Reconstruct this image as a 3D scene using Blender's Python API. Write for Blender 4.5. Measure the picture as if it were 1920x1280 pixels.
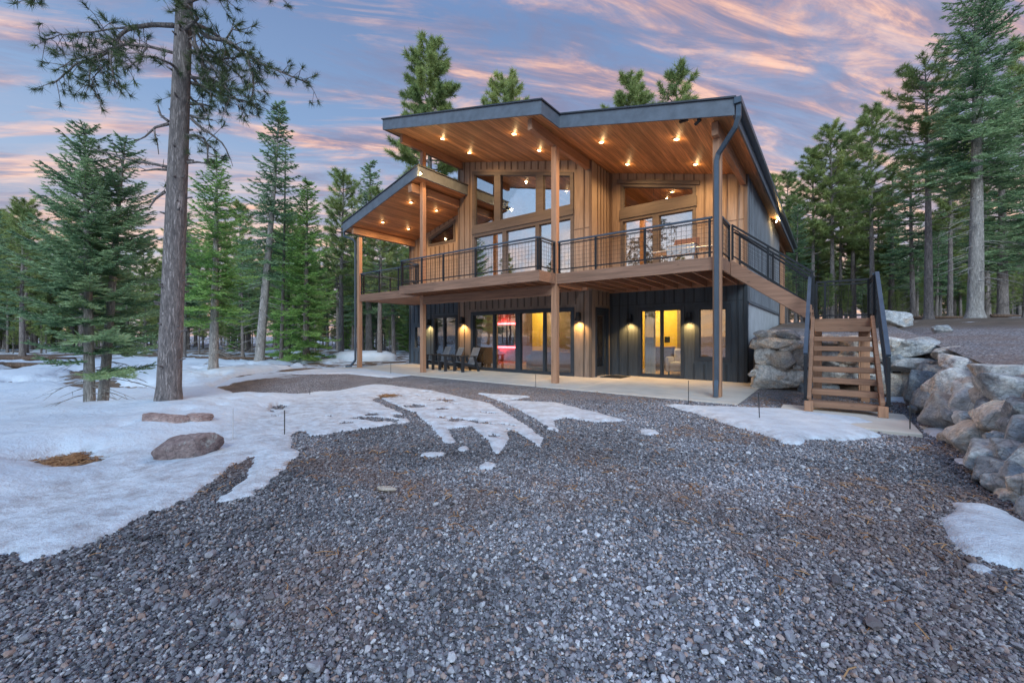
import bpy, bmesh, math, random
import numpy as np
from mathutils import Vector, Matrix, Euler

for _o in list(bpy.data.objects):
    bpy.data.objects.remove(_o)
scene = bpy.context.scene
COL = scene.collection
R = math.radians

# ------------------------------------------------------------------ camera
CAM = Vector((5.998, -9.726, 1.298))
YAW = 0.657
cam_d = bpy.data.cameras.new('camera')
cam_d.sensor_width = 36.0
cam_d.sensor_fit = 'HORIZONTAL'
cam_d.lens = 773.586 / 1920 * 36
cam_d.shift_y = -0.0054
cam_d.clip_end = 3000
cam = bpy.data.objects.new('camera', cam_d)
COL.objects.link(cam)
cam.location = CAM
cam.rotation_euler = (R(90), 0, YAW)
scene.camera = cam
FWD = Vector((-math.sin(YAW), math.cos(YAW), 0))
RGT = Vector((math.cos(YAW), math.sin(YAW), 0))

def at(lateral, depth, z=0.0):
    """A surveyed spot: metres to the right of and ahead of the tripod."""
    p = CAM + FWD * depth + RGT * lateral
    return Vector((p.x, p.y, z))

# ------------------------------------------------------------------ world
SUN_EL, SUN_AZ = R(7), R(200)
world = bpy.data.worlds.new('World')
scene.world = world
world.use_nodes = True
wn, wl = world.node_tree.nodes, world.node_tree.links
wn.clear()

def wnode(t, **kw):
    n = wn.new(t)
    for k, v in kw.items():
        setattr(n, k, v)
    return n

def wmath(op, a, b=None, c=None):
    n = wnode('ShaderNodeMath', operation=op)
    for i, v in enumerate((a, b, c)):
        if v is None:
            continue
        if isinstance(v, (int, float)):
            n.inputs[i].default_value = v
        else:
            wl.new(v, n.inputs[i])
    return n.outputs[0]

def wramp(fac, stops):
    n = wnode('ShaderNodeValToRGB')
    e = n.color_ramp.elements
    while len(e) < len(stops):
        e.new(0.5)
    for s, (p, c) in zip(e, stops):
        s.position = p
        s.color = (*c, 1) if len(c) == 3 else c
    wl.new(fac, n.inputs[0])
    return n.outputs[0]

def wmix(fac, a, b, mode='MIX'):
    n = wnode('ShaderNodeMix', data_type='RGBA', blend_type=mode)
    if isinstance(fac, (int, float)):
        n.inputs[0].default_value = fac
    else:
        wl.new(fac, n.inputs[0])
    for i, v in ((6, a), (7, b)):
        if isinstance(v, tuple):
            n.inputs[i].default_value = (*v, 1)
        else:
            wl.new(v, n.inputs[i])
    return n.outputs[2]

tc = wnode('ShaderNodeTexCoord')
def wdot(vec):
    n = wnode('ShaderNodeVectorMath', operation='DOT_PRODUCT')
    wl.new(tc.outputs['Generated'], n.inputs[0])
    n.inputs[1].default_value = vec
    return n.outputs['Value']
dz = wdot((0, 0, 1))
dr = wdot(tuple(RGT))
df = wdot(tuple(FWD))
zc = wmath('ADD', wmath('MAXIMUM', dz, 0.0), 0.16)
cu = wmath('DIVIDE', dr, zc)
cv = wmath('DIVIDE', df, zc)
sky_n = wnode('ShaderNodeTexSky', sky_type='NISHITA')
sky_n.sun_disc = False
sky_n.sun_elevation = SUN_EL
sky_n.sun_rotation = SUN_AZ
sky_n.air_density = 1.0
sky_n.ozone_density = 2.0
# clear-sky base: pale and slightly rosy low down, bluer overhead
base = wramp(dz, [(0.0, (0.38, 0.34, 0.37)), (0.10, (0.34, 0.34, 0.40)), (0.25, (0.235, 0.295, 0.405)),
                  (0.42, (0.145, 0.22, 0.36)), (0.60, (0.105, 0.16, 0.29)), (0.75, (0.10, 0.21, 0.42)), (1.0, (0.10, 0.25, 0.52))])
back = wramp(dz, [(0.0, (0.36, 0.44, 0.54)), (0.3, (0.28, 0.42, 0.62)), (0.6, (0.16, 0.32, 0.58)), (1.0, (0.10, 0.25, 0.52))])
bfac = wramp(wmath('MULTIPLY_ADD', df, 0.5, 0.5), [(0.38, (1, 1, 1)), (0.60, (0, 0, 0))])
base = wmix(bfac, base, back)
# mauve cast towards the right of the house
mfac = wramp(wmath('ADD', dr, 0.0), [(0.30, (0, 0, 0)), (0.85, (0.55, 0.55, 0.55))])
base = wmix(mfac, base, (0.17, 0.165, 0.25))

def cloud(su, sv, scale, det, rough, off, lo, hi, dist=0.6):
    cmb = wnode('ShaderNodeCombineXYZ')
    skew = wmath('ADD', cv, wmath('MULTIPLY', cu, -0.22))
    wl.new(wmath('MULTIPLY', cu, su), cmb.inputs[0])
    wl.new(wmath('MULTIPLY', skew, sv), cmb.inputs[1])
    cmb.inputs[2].default_value = off
    n = wnode('ShaderNodeTexNoise')
    n.inputs['Scale'].default_value = scale
    n.inputs['Detail'].default_value = det
    n.inputs['Roughness'].default_value = rough
    n.inputs['Distortion'].default_value = dist
    wl.new(cmb.outputs[0], n.inputs['Vector'])
    return n.outputs[0]
big = cloud(0.55, 0.8, 0.9, 3, 0.5, 3.1, 0, 1, 0.3)
fine = cloud(0.8, 2.4, 2.0, 10, 0.66, 8.3, 0, 1, 0.7)
edge = cloud(0.8, 3.4, 2.6, 9, 0.62, 21.7, 0, 1, 0.5)
side = wramp(wmath('MULTIPLY_ADD', dr, 0.5, 0.5), [(0.28, (0.0, 0.0, 0.0)), (0.42, (0.03,) * 3), (0.55, (0.15,) * 3), (0.85, (0.11,) * 3)])
dens = wmath('ADD', wmath('ADD', wmath('MULTIPLY', fine, 0.75), wmath('MULTIPLY', big, 0.42)), side)
cov = wramp(dens, [(0.56, (0, 0, 0)), (0.63, (0.38,) * 3), (0.70, (0.78,) * 3), (0.80, (0.95,) * 3)])
ccol = wramp(edge, [(0.40, (0.145, 0.135, 0.205)), (0.46, (0.20, 0.16, 0.215)), (0.515, (0.37, 0.225, 0.215)), (0.565, (0.60, 0.34, 0.24)), (0.65, (0.76, 0.45, 0.30))])
# a low rosy bank over the left woods and thin mauve banks higher
low = wramp(dz, [(0.03, (0.75,) * 3), (0.20, (0.55,) * 3), (0.36, (0.0, 0.0, 0.0))])
lown = wramp(cloud(0.35, 0.9, 1.4, 8, 0.6, 40.2, 0, 1, 0.3), [(0.43, (0, 0, 0)), (0.55, (1, 1, 1))])
lcol = wramp(edge, [(0.40, (0.20, 0.18, 0.24)), (0.47, (0.33, 0.24, 0.245)), (0.535, (0.58, 0.335, 0.225)), (0.62, (0.72, 0.44, 0.29))])
fwdm = wramp(df, [(0.0, (0.12,) * 3), (0.35, (1, 1, 1))])
skyc = wmix(wmath('MULTIPLY', cov, fwdm), base, ccol)
skyc = wmix(wmath('MULTIPLY', low, lown), skyc, lcol)
bg1 = wnode('ShaderNodeBackground')
wl.new(skyc, bg1.inputs[0])
bg1.inputs[1].default_value = 0.86
bg2 = wnode('ShaderNodeBackground')
wl.new(sky_n.outputs[0], bg2.inputs[0])
bg2.inputs[1].default_value = 0.012
add = wnode('ShaderNodeAddShader')
wl.new(bg1.outputs[0], add.inputs[0])
wl.new(bg2.outputs[0], add.inputs[1])
wo = wnode('ShaderNodeOutputWorld')
wl.new(add.outputs[0], wo.inputs[0])

# ------------------------------------------------------------------ sun (soft afterglow from behind the tripod)
sun_d = bpy.data.lights.new('sun', 'SUN')
sun_d.energy = 1.25
sun_d.angle = R(28)
sun_d.color = (0.80, 0.92, 1.0)
sun = bpy.data.objects.new('sun', sun_d)
COL.objects.link(sun)
sun.location = (0, -20, 30)
sun.rotation_euler = Vector((-0.50, 0.74, -0.52)).to_track_quat('-Z', 'Y').to_euler()

vs = scene.view_settings
vs.view_transform = 'Standard'
vs.look = 'None'
vs.gamma = 1
vs.exposure = 0.98
scene.render.film_transparent = False
scene.cycles.max_bounces = 8
scene.cycles.transparent_max_bounces = 12
scene.cycles.use_denoising = True
scene.cycles.sample_clamp_indirect = 4.0

rng = np.random.default_rng(7)
random.seed(7)

# ------------------------------------------------------------------ materials
def new_mat(name):
    m = bpy.data.materials.new(name)
    m.use_nodes = True
    nt = m.node_tree
    nt.nodes.clear()
    out = nt.nodes.new('ShaderNodeOutputMaterial')
    p = nt.nodes.new('ShaderNodeBsdfPrincipled')
    nt.links.new(p.outputs[0], out.inputs[0])
    return m, nt, p, out

class NT:
    def __init__(s, nt):
        s.nt = nt
    def n(s, t, **kw):
        x = s.nt.nodes.new(t)
        for k, v in kw.items():
            setattr(x, k, v)
        return x
    def link(s, a, b):
        s.nt.links.new(a, b)
    def math(s, op, a, b=None, c=None):
        x = s.n('ShaderNodeMath', operation=op)
        for i, v in enumerate((a, b, c)):
            if v is None:
                continue
            if isinstance(v, (int, float)):
                x.inputs[i].default_value = v
            else:
                s.link(v, x.inputs[i])
        return x.outputs[0]
    def ramp(s, fac, stops, interp='LINEAR'):
        x = s.n('ShaderNodeValToRGB')
        x.color_ramp.interpolation = interp
        e = x.color_ramp.elements
        while len(e) < len(stops):
            e.new(0.5)
        for q, (p, c) in zip(e, stops):
            q.position = p
            q.color = (*c, 1)
        s.link(fac, x.inputs[0])
        return x.outputs[0]
    def mix(s, fac, a, b, mode='MIX'):
        x = s.n('ShaderNodeMix', data_type='RGBA', blend_type=mode)
        if isinstance(fac, (int, float)):
            x.inputs[0].default_value = fac
        else:
            s.link(fac, x.inputs[0])
        for i, v in ((6, a), (7, b)):
            if isinstance(v, tuple):
                x.inputs[i].default_value = (*v, 1)
            else:
                s.link(v, x.inputs[i])
        return x.outputs[2]
    def coords(s, scale=(1, 1, 1)):
        t = s.n('ShaderNodeTexCoord')
        m = s.n('ShaderNodeMapping')
        m.inputs['Scale'].default_value = scale
        s.link(t.outputs['Object'], m.inputs[0])
        return m.outputs[0]
    def noise(s, vec, scale, det=4, rough=0.55, dist=0.0):
        x = s.n('ShaderNodeTexNoise')
        x.inputs['Scale'].default_value = scale
        x.inputs['Detail'].default_value = det
        x.inputs['Roughness'].default_value = rough
        x.inputs['Distortion'].default_value = dist
        if vec is not None:
            s.link(vec, x.inputs['Vector'])
        return x.outputs[0]
    def bump(s, h, strength, dist, p):
        b = s.n('ShaderNodeBump')
        b.inputs['Strength'].default_value = strength
        b.inputs['Distance'].default_value = dist
        s.link(h, b.inputs['Height'])
        s.link(b.outputs[0], p.inputs['Normal'])

def mul(c, k):
    return tuple(min(1, x * k) for x in c)

def plain(name, col, rough=0.5, metal=0.0, var=0.18, scale=6.0, bump=0.0):
    m, nt, p, out = new_mat(name)
    t = NT(nt)
    v = t.coords()
    n = t.noise(v, scale, 5)
    t.link(t.ramp(n, [(0.3, mul(col, 1 - var)), (0.7, mul(col, 1 + var))]), p.inputs['Base Color'])
    p.inputs['Roughness'].default_value = rough
    p.inputs['Metallic'].default_value = metal
    if bump:
        t.bump(t.noise(v, scale * 8, 4), bump, 0.01, p)
    return m

def wood(name, col, axis, rough=0.6, contrast=0.35, plank=None, plank_axis=0, knots=True, off=0.0):
    """timber with grain along axis; plank = board width with a dark seam and a tone per board"""
    m, nt, p, out = new_mat(name)
    t = NT(nt)
    sc = [22.0, 22.0, 22.0]
    sc[axis] = 1.1
    g = t.noise(t.coords(tuple(sc)), 1.0, 6, 0.6, 0.6)
    c = t.ramp(g, [(0.28, mul(col, 1 - contrast)), (0.5, col), (0.74, mul(col, 1 + contrast))])
    sc2 = [2.2, 2.2, 2.2]
    sc2[axis] = 0.5
    w = t.noise(t.coords(tuple(sc2)), 1.0, 3)
    c = t.mix(0.6, c, t.ramp(w, [(0.3, (0.62,) * 3), (0.7, (1.0,) * 3)]), 'MULTIPLY')
    if knots:
        sk = [7.0, 7.0, 7.0]
        sk[axis] = 2.6
        vo = t.n('ShaderNodeTexVoronoi')
        vo.inputs['Scale'].default_value = 1.0
        t.link(t.coords(tuple(sk)), vo.inputs['Vector'])
        kf = t.ramp(vo.outputs['Distance'], [(0.06, (1, 1, 1)), (0.13, (0, 0, 0))])
        c = t.mix(t.math('MULTIPLY', kf, 0.6), c, mul(col, 0.3))
    h = g
    if plank:
        sx = t.n('ShaderNodeSeparateXYZ')
        tcx = t.n('ShaderNodeTexCoord')
        t.link(tcx.outputs['Object'], sx.inputs[0])
        q = t.math('DIVIDE', t.math('ADD', sx.outputs[plank_axis], 50.0 + off), plank)
        fr = t.math('FRACT', q)
        fl = t.math('FLOOR', q)
        wnz = t.n('ShaderNodeTexWhiteNoise', noise_dimensions='1D')
        t.link(fl, wnz.inputs['W'])
        c = t.mix(1.0, c, t.ramp(wnz.outputs[0], [(0.0, (0.68,) * 3), (1.0, (1.12,) * 3)]), 'MULTIPLY')
        seam = t.ramp(fr, [(0.0, (0, 0, 0)), (0.03, (0, 0, 0)), (0.07, (1, 1, 1)), (1.0, (1, 1, 1))])
        c = t.mix(1.0, c, t.mix(0.75, (1, 1, 1), seam), 'MULTIPLY')
        h = t.math('ADD', t.math('MULTIPLY', g, 0.25), seam)
    t.link(c, p.inputs['Base Color'])
    p.inputs['Roughness'].default_value = rough
    t.bump(h, 0.35, 0.006, p)
    return m

def siding(name, col, rough=0.75):
    m, nt, p, out = new_mat(name)
    t = NT(nt)
    g = t.noise(t.coords((26, 26, 1.6)), 1.0, 6, 0.62)
    c = t.ramp(g, [(0.25, mul(col, 0.68)), (0.5, col), (0.78, mul(col, 1.3))])
    w = t.noise(t.coords((2.2, 2.2, 0.7)), 1.0, 4)
    c = t.mix(0.8, c, t.ramp(w, [(0.3, (0.72,) * 3), (0.7, (1.05,) * 3)]), 'MULTIPLY')
    t.link(c, p.inputs['Base Color'])
    p.inputs['Roughness'].default_value = rough
    t.bump(g, 0.5, 0.006, p)
    return m

def emit(name, col, strength):
    m, nt, p, out = new_mat(name)
    p.inputs['Base Color'].default_value = (0.8, 0.8, 0.8, 1)
    p.inputs['Emission Color'].default_value = (*col, 1)
    p.inputs['Emission Strength'].default_value = strength
    return m

def glass(name, refl, tint=(0.9, 0.92, 0.92)):
    m, nt, p, out = new_mat(name)
    nt.nodes.remove(p)
    t = NT(nt)
    tr = t.n('ShaderNodeBsdfTransparent')
    tr.inputs[0].default_value = (*tint, 1)
    gl = t.n('ShaderNodeBsdfGlossy')
    gl.inputs['Roughness'].default_value = 0.0
    gl.inputs[0].default_value = (0.95, 0.97, 1.0, 1)
    fr = t.n('ShaderNodeFresnel')
    fr.inputs[0].default_value = 1.5
    wv = t.noise(t.coords((1.2, 1.2, 1.2)), 1.0, 2)
    b = t.n('ShaderNodeBump')
    b.inputs['Strength'].default_value = 0.03
    b.inputs['Distance'].default_value = 0.05
    t.link(wv, b.inputs['Height'])
    t.link(b.outputs[0], gl.inputs['Normal'])
    f = t.math('MINIMUM', t.math('MULTIPLY_ADD', fr.outputs[0], 1.15, refl), 0.95)
    mx = t.n('ShaderNodeMixShader')
    t.link(f, mx.inputs[0])
    t.link(tr.outputs[0], mx.inputs[1])
    t.link(gl.outputs[0], mx.inputs[2])
    t.link(mx.outputs[0], out.inputs[0])
    return m

def needles(name, lo, hi, brown=None):
    m, nt, p, out = new_mat(name)
    t = NT(nt)
    a = t.n('ShaderNodeAttribute', attribute_name='tone')
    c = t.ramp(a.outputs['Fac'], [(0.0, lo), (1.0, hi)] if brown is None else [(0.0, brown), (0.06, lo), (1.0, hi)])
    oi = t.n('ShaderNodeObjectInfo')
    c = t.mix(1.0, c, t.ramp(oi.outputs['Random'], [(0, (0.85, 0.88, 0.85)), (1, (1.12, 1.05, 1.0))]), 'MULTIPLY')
    t.link(c, p.inputs['Base Color'])
    p.inputs['Roughness'].default_value = 0.6
    p.inputs['Specular IOR Level'].default_value = 0.25
    tl = t.n('ShaderNodeBsdfTranslucent')
    t.link(c, tl.inputs[0])
    mx = t.n('ShaderNodeMixShader')
    mx.inputs[0].default_value = 0.28
    t.link(p.outputs[0], mx.inputs[1])
    t.link(tl.outputs[0], mx.inputs[2])
    t.link(mx.outputs[0], out.inputs[0])
    return m

def bark(name, lo, hi, scale=1.0, rough=0.9):
    m, nt, p, out = new_mat(name)
    t = NT(nt)
    vo = t.n('ShaderNodeTexVoronoi', feature='DISTANCE_TO_EDGE')
    vo.inputs['Scale'].default_value = 1.0
    wob = t.n('ShaderNodeMix', data_type='VECTOR')
    base_v = t.coords((30 * scale, 30 * scale, 7.5 * scale))
    nz = t.n('ShaderNodeTexNoise')
    nz.inputs['Scale'].default_value = 0.9
    nz.inputs['Detail'].default_value = 4
    t.link(base_v, nz.inputs['Vector'])
    wob.inputs[0].default_value = 0.62
    t.link(base_v, wob.inputs[4])
    t.link(nz.outputs[1], wob.inputs[5])
    t.link(wob.outputs[1], vo.inputs['Vector'])
    rn = t.noise(t.coords((24 * scale, 24 * scale, 2.6 * scale)), 1.0, 7, 0.62, 1.4)
    rid = t.math('MULTIPLY', t.math('ABSOLUTE', t.math('SUBTRACT', rn, 0.5)), 2.0)
    fis = t.mix(0.25, t.ramp(rid, [(0.0, (0, 0, 0)), (0.20, (1, 1, 1))]), t.ramp(vo.outputs['Distance'], [(0.0, (0, 0, 0)), (0.22, (1, 1, 1))]))
    n1 = t.noise(t.coords((16 * scale, 16 * scale, 4 * scale)), 1.0, 9, 0.72, 0.5)
    c = t.ramp(n1, [(0.3, lo), (0.7, hi)])
    c = t.mix(1.0, c, t.mix(0.55, (1, 1, 1), fis), 'MULTIPLY')
    t.link(c, p.inputs['Base Color'])
    p.inputs['Roughness'].default_value = rough
    t.bump(t.math('ADD', fis, t.math('MULTIPLY', n1, 0.8)), 0.8, 0.03, p)
    return m

def rock(name, lo, hi, accent, acc_at=0.62):
    m, nt, p, out = new_mat(name)
    t = NT(nt)
    v = t.coords()
    n1 = t.noise(v, 3.2, 8, 0.62, 0.4)
    c = t.ramp(n1, [(0.30, lo), (0.48, tuple((a + b) / 2 for a, b in zip(lo, hi))), (0.66, hi)])
    n2 = t.noise(v, 1.9, 5, 0.6, 0.8)
    c = t.mix(t.ramp(n2, [(acc_at - 0.1, (0, 0, 0)), (acc_at + 0.06, (1, 1, 1))]), c, accent)
    n3 = t.noise(v, 26, 6, 0.75)
    c = t.mix(0.7, c, t.ramp(n3, [(0.36, (0.50,) * 3), (0.58, (1.2,) * 3)]), 'MULTIPLY')
    oi = t.n('ShaderNodeObjectInfo')
    c = t.mix(1.0, c, t.ramp(oi.outputs['Random'], [(0, (0.85, 0.90, 0.96)), (0.5, (1.30, 1.30, 1.28)), (1, (1.75, 1.72, 1.66))]), 'MULTIPLY')
    n4 = t.noise(v, 7, 9, 0.75, 0.3)
    c = t.mix(t.ramp(n4, [(0.58, (0, 0, 0)), (0.64, (0.6,) * 3)]), c, (0.62, 0.62, 0.58))
    vo = t.n('ShaderNodeTexVoronoi', feature='DISTANCE_TO_EDGE')
    vo.inputs['Scale'].default_value = 4.0
    t.link(v, vo.inputs['Vector'])
    crack = t.ramp(vo.outputs['Distance'], [(0.0, (0.35,) * 3), (0.025, (1, 1, 1))])
    c = t.mix(0.5, c, crack, 'MULTIPLY')
    t.link(c, p.inputs['Base Color'])
    p.inputs['Roughness'].default_value = 0.88
    h = t.math('ADD', t.math('MULTIPLY', t.noise(v, 9, 8, 0.68), 1.2), t.math('MULTIPLY', n3, 0.4))
    h = t.math('ADD', h, t.math('MULTIPLY', t.noise(t.coords((3, 3, 9)), 2.2, 7, 0.7, 0.6), 1.1))
    t.bump(h, 0.85, 0.06, p)
    return m

def snow_mat(name):
    m, nt, p, out = new_mat(name)
    t = NT(nt)
    v = t.coords()
    n1 = t.noise(v, 1.3, 6, 0.6)
    c = t.ramp(n1, [(0.3, (0.58, 0.66, 0.75)), (0.65, (0.70, 0.76, 0.82))])
    a = t.n('ShaderNodeAttribute', attribute_name='tone')       # trodden and gritty where it lies thin
    n2 = t.noise(v, 5, 9, 0.75)
    grit = t.math('MULTIPLY', a.outputs['Fac'], t.ramp(n2, [(0.42, (0, 0, 0)), (0.66, (1, 1, 1))]))
    c = t.mix(t.math('MULTIPLY', grit, 0.75), c, (0.30, 0.27, 0.27))
    n3 = t.noise(v, 60, 4, 0.7)
    c = t.mix(t.ramp(n3, [(0.68, (0, 0, 0)), (0.74, (0.55,) * 3)]), c, (0.26, 0.20, 0.16))
    t.link(c, p.inputs['Base Color'])
    p.inputs['Roughness'].default_value = 0.6
    p.inputs['Specular IOR Level'].default_value = 0.2
    h = t.math('ADD', t.math('ADD', t.noise(v, 3, 7, 0.65), t.math('MULTIPLY', t.noise(v, 14, 5, 0.65), 0.35)), t.math('MULTIPLY', t.noise(v, 70, 3, 0.6), 0.12))
    t.bump(h, 0.75, 0.07, p)
    return m

def gravel_colour(t, v, scale, tan=0.5):
    vo = t.n('ShaderNodeTexVoronoi')
    vo.inputs['Scale'].default_value = scale
    t.link(v, vo.inputs['Vector'])
    sx = t.n('ShaderNodeSeparateColor')
    t.link(vo.outputs['Color'], sx.inputs[0])
    c = t.ramp(sx.outputs[0], [(0.0, (0.05, 0.05, 0.058)), (0.4, (0.15, 0.15, 0.168)), (0.75, (0.29, 0.29, 0.315)), (0.92, (0.40, 0.40, 0.42)), (1.0, (0.6, 0.6, 0.61))])
    warm = t.ramp(sx.outputs[1], [(0.80, (0, 0, 0)), (0.86, (tan,) * 3)])
    c = t.mix(warm, c, (0.30, 0.19, 0.14))
    return c, vo.outputs['Distance']

def stone_mat():
    m, nt, p, out = new_mat('gravel_stone')
    t = NT(nt)
    oi = t.n('ShaderNodeObjectInfo')
    c = t.ramp(oi.outputs['Random'], [(0.0, (0.06, 0.06, 0.07)), (0.25, (0.155, 0.155, 0.175)), (0.60, (0.29, 0.29, 0.32)),
                                      (0.80, (0.42, 0.415, 0.44)), (0.82, (0.36, 0.245, 0.20)), (0.90, (0.44, 0.34, 0.30)), (0.92, (0.50, 0.50, 0.53)), (1.0, (0.70, 0.70, 0.71))])
    n1 = t.noise(t.coords(), 1.4, 5, 0.6)
    c = t.mix(0.6, c, t.ramp(n1, [(0.3, (0.6,) * 3), (0.7, (1.15,) * 3)]), 'MULTIPLY')
    dm = t.n('ShaderNodeAttribute', attribute_name='damp', attribute_type='INSTANCER')
    c = t.mix(1.0, c, t.ramp(dm.outputs['Fac'], [(0.0, (0.46, 0.46, 0.475)), (0.5, (0.88, 0.88, 0.89)), (1.0, (1.34, 1.34, 1.36))]), 'MULTIPLY')
    ru = t.n('ShaderNodeAttribute', attribute_name='rust', attribute_type='INSTANCER')
    c = t.mix(t.math('MULTIPLY', ru.outputs['Fac'], 0.40), c, (0.20, 0.115, 0.085))
    t.link(c, p.inputs['Base Color'])
    p.inputs['Roughness'].default_value = 0.75
    return m

M = {}
M['soffit'] = wood('soffit_cedar', (0.56, 0.265, 0.115), 1, 0.5, 0.5, 0.13, 0)
M['post'] = wood('cedar_post', (0.48, 0.255, 0.15), 2, 0.65, 0.3)
M['beam_y'] = wood('cedar_beam', (0.40, 0.21, 0.12), 1, 0.65, 0.3)
M['beam_x'] = wood('cedar_rim', (0.31, 0.17, 0.11), 0, 0.7, 0.38)
M['stain_x'] = wood('stair_timber', (0.33, 0.18, 0.11), 0, 0.7, 0.3)
M['joist'] = wood('joist_timber', (0.40, 0.20, 0.12), 1, 0.7, 0.3, knots=False)
M['deckboard'] = wood('deck_boards', (0.34, 0.22, 0.15), 0, 0.7, 0.3, 0.14, 1)
M['taupe'] = siding('taupe_siding', (0.30, 0.225, 0.175))
M['brown'] = siding('brown_siding', (0.26, 0.195, 0.155))
M['charcoal'] = siding('charcoal_siding', (0.055, 0.07, 0.088))
M['charcoal_lit'] = siding('charcoal_siding_lit', (0.085, 0.115, 0.15))  # the charcoal paint again, with the left side's open light put into the colour
M['grey'] = siding('grey_siding', (0.125, 0.142, 0.165))
for _k, _c in (('taupe', (0.17, 0.115, 0.085)), ('brown', (0.12, 0.09, 0.072)), ('charcoal', (0.03, 0.04, 0.052)), ('charcoal_lit', (0.05, 0.068, 0.09)), ('grey', (0.20, 0.22, 0.25))):  # battens darkened to carry their shadow lines in colour; grey ones are simply paler
    M[_k + '_batten'] = siding(_k + '_batten', _c)
M['trim'] = wood('stained_trim', (0.125, 0.105, 0.098), 0, 0.7, 0.25, knots=False)
M['fascia'] = plain('slate_fascia', (0.115, 0.138, 0.17), 0.55, 0, 0.2, 5, 0.1)
M['roofing'] = plain('dark_metal_roof', (0.05, 0.055, 0.065), 0.5, 0.2)
M['gutter'] = plain('gutter_metal', (0.09, 0.12, 0.155), 0.35, 0.4, 0.1)
M['black'] = plain('black_metal', (0.018, 0.022, 0.028), 0.45, 0.3, 0.2)
M['rail'] = plain('rail_cap', (0.06, 0.085, 0.12), 0.5, 0.1, 0.15)
M['dframe'] = plain('navy_door_frame', (0.030, 0.040, 0.055), 0.45, 0.1, 0.15)
M['concrete'] = plain('foundation_concrete', (0.40, 0.43, 0.45), 0.9, 0, 0.12, 2.5, 0.2)
M['slab'] = plain('patio_concrete', (0.60, 0.54, 0.47), 0.85, 0, 0.12, 1.6, 0.15)
M['glass_up'] = glass('reflective_glass', 0.34)
M['glass_low'] = glass('lower_glass', 0.05)
M['lens'] = emit('warm_lens', (1.0, 0.70, 0.34), 18.0)
M['flood'] = emit('flood_lens', (1.0, 0.74, 0.36), 60.0)
M['led'] = emit('red_led', (1.0, 0.06, 0.07), 9.0)
M['bulb'] = emit('pendant_bulb', (1.0, 0.66, 0.30), 3.0)
M['plaster'] = plain('warm_plaster', (0.80, 0.56, 0.09), 0.9, 0, 0.05)
M['drywall'] = plain('interior_drywall', (0.24, 0.17, 0.12), 0.9, 0, 0.06)
M['carpet'] = plain('interior_floor', (0.36, 0.24, 0.15), 0.8, 0, 0.15)
M['sofa'] = plain('sofa_fabric', (0.34, 0.23, 0.17), 0.95, 0, 0.12)
M['white'] = plain('white_fabric', (0.72, 0.66, 0.58), 0.9, 0, 0.06)
M['steel'] = plain('stainless_steel', (0.62, 0.62, 0.63), 0.28, 0.9, 0.05)
M['grate'] = plain('grill_brown', (0.13, 0.05, 0.035), 0.6, 0.1, 0.2)
M['tv'] = plain('tv_screen', (0.012, 0.012, 0.015), 0.15, 0, 0.05)
M['chair'] = plain('chair_slats', (0.16, 0.19, 0.235), 0.55, 0, 0.12)
M['chairframe'] = plain('chair_frame_black', (0.02, 0.022, 0.028), 0.5, 0, 0.15)
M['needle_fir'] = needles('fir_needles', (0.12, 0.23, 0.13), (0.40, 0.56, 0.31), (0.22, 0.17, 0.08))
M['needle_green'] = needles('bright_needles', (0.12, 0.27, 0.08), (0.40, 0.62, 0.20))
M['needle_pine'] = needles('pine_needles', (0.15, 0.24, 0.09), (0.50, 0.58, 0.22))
M['needle_big'] = needles('long_needles', (0.05, 0.085, 0.055), (0.15, 0.20, 0.085))
M['bark_pine'] = bark('pine_bark', (0.18, 0.16, 0.16), (0.56, 0.48, 0.45), 1.15)
M['bark_far'] = bark('grey_bark', (0.24, 0.205, 0.19), (0.52, 0.45, 0.41), 0.8)
M['bark_fir'] = bark('pale_bark', (0.40, 0.37, 0.345), (0.76, 0.71, 0.66), 1.2)
M['deadwood'] = plain('dead_twigs', (0.30, 0.27, 0.25), 0.9, 0, 0.3)
M['rock_grey'] = rock('grey_boulder', (0.27, 0.28, 0.29), (0.68, 0.67, 0.65), (0.50, 0.37, 0.26), 0.62)
M['rock_dark'] = rock('dark_boulder', (0.16, 0.175, 0.19), (0.44, 0.46, 0.48), (0.60, 0.57, 0.53), 0.60)
M['rock_tan'] = rock('tan_boulder', (0.38, 0.31, 0.25), (0.72, 0.64, 0.55), (0.42, 0.42, 0.42), 0.58)
M['rock_red'] = rock('red_boulder', (0.20, 0.13, 0.12), (0.46, 0.34, 0.31), (0.36, 0.32, 0.31), 0.66)
M['snow'] = snow_mat('snow')
M['stone'] = stone_mat()
M['litter'] = needles('fallen_needles', (0.36, 0.16, 0.075), (0.66, 0.38, 0.19))
M['stake'] = plain('stake_steel', (0.05, 0.05, 0.05), 0.7, 0, 0.2)
M['stake_pale'] = plain('stake_wood', (0.5, 0.5, 0.5), 0.8, 0, 0.2)
M['log'] = bark('log_bark', (0.15, 0.095, 0.065), (0.34, 0.22, 0.15), 0.8)

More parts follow.
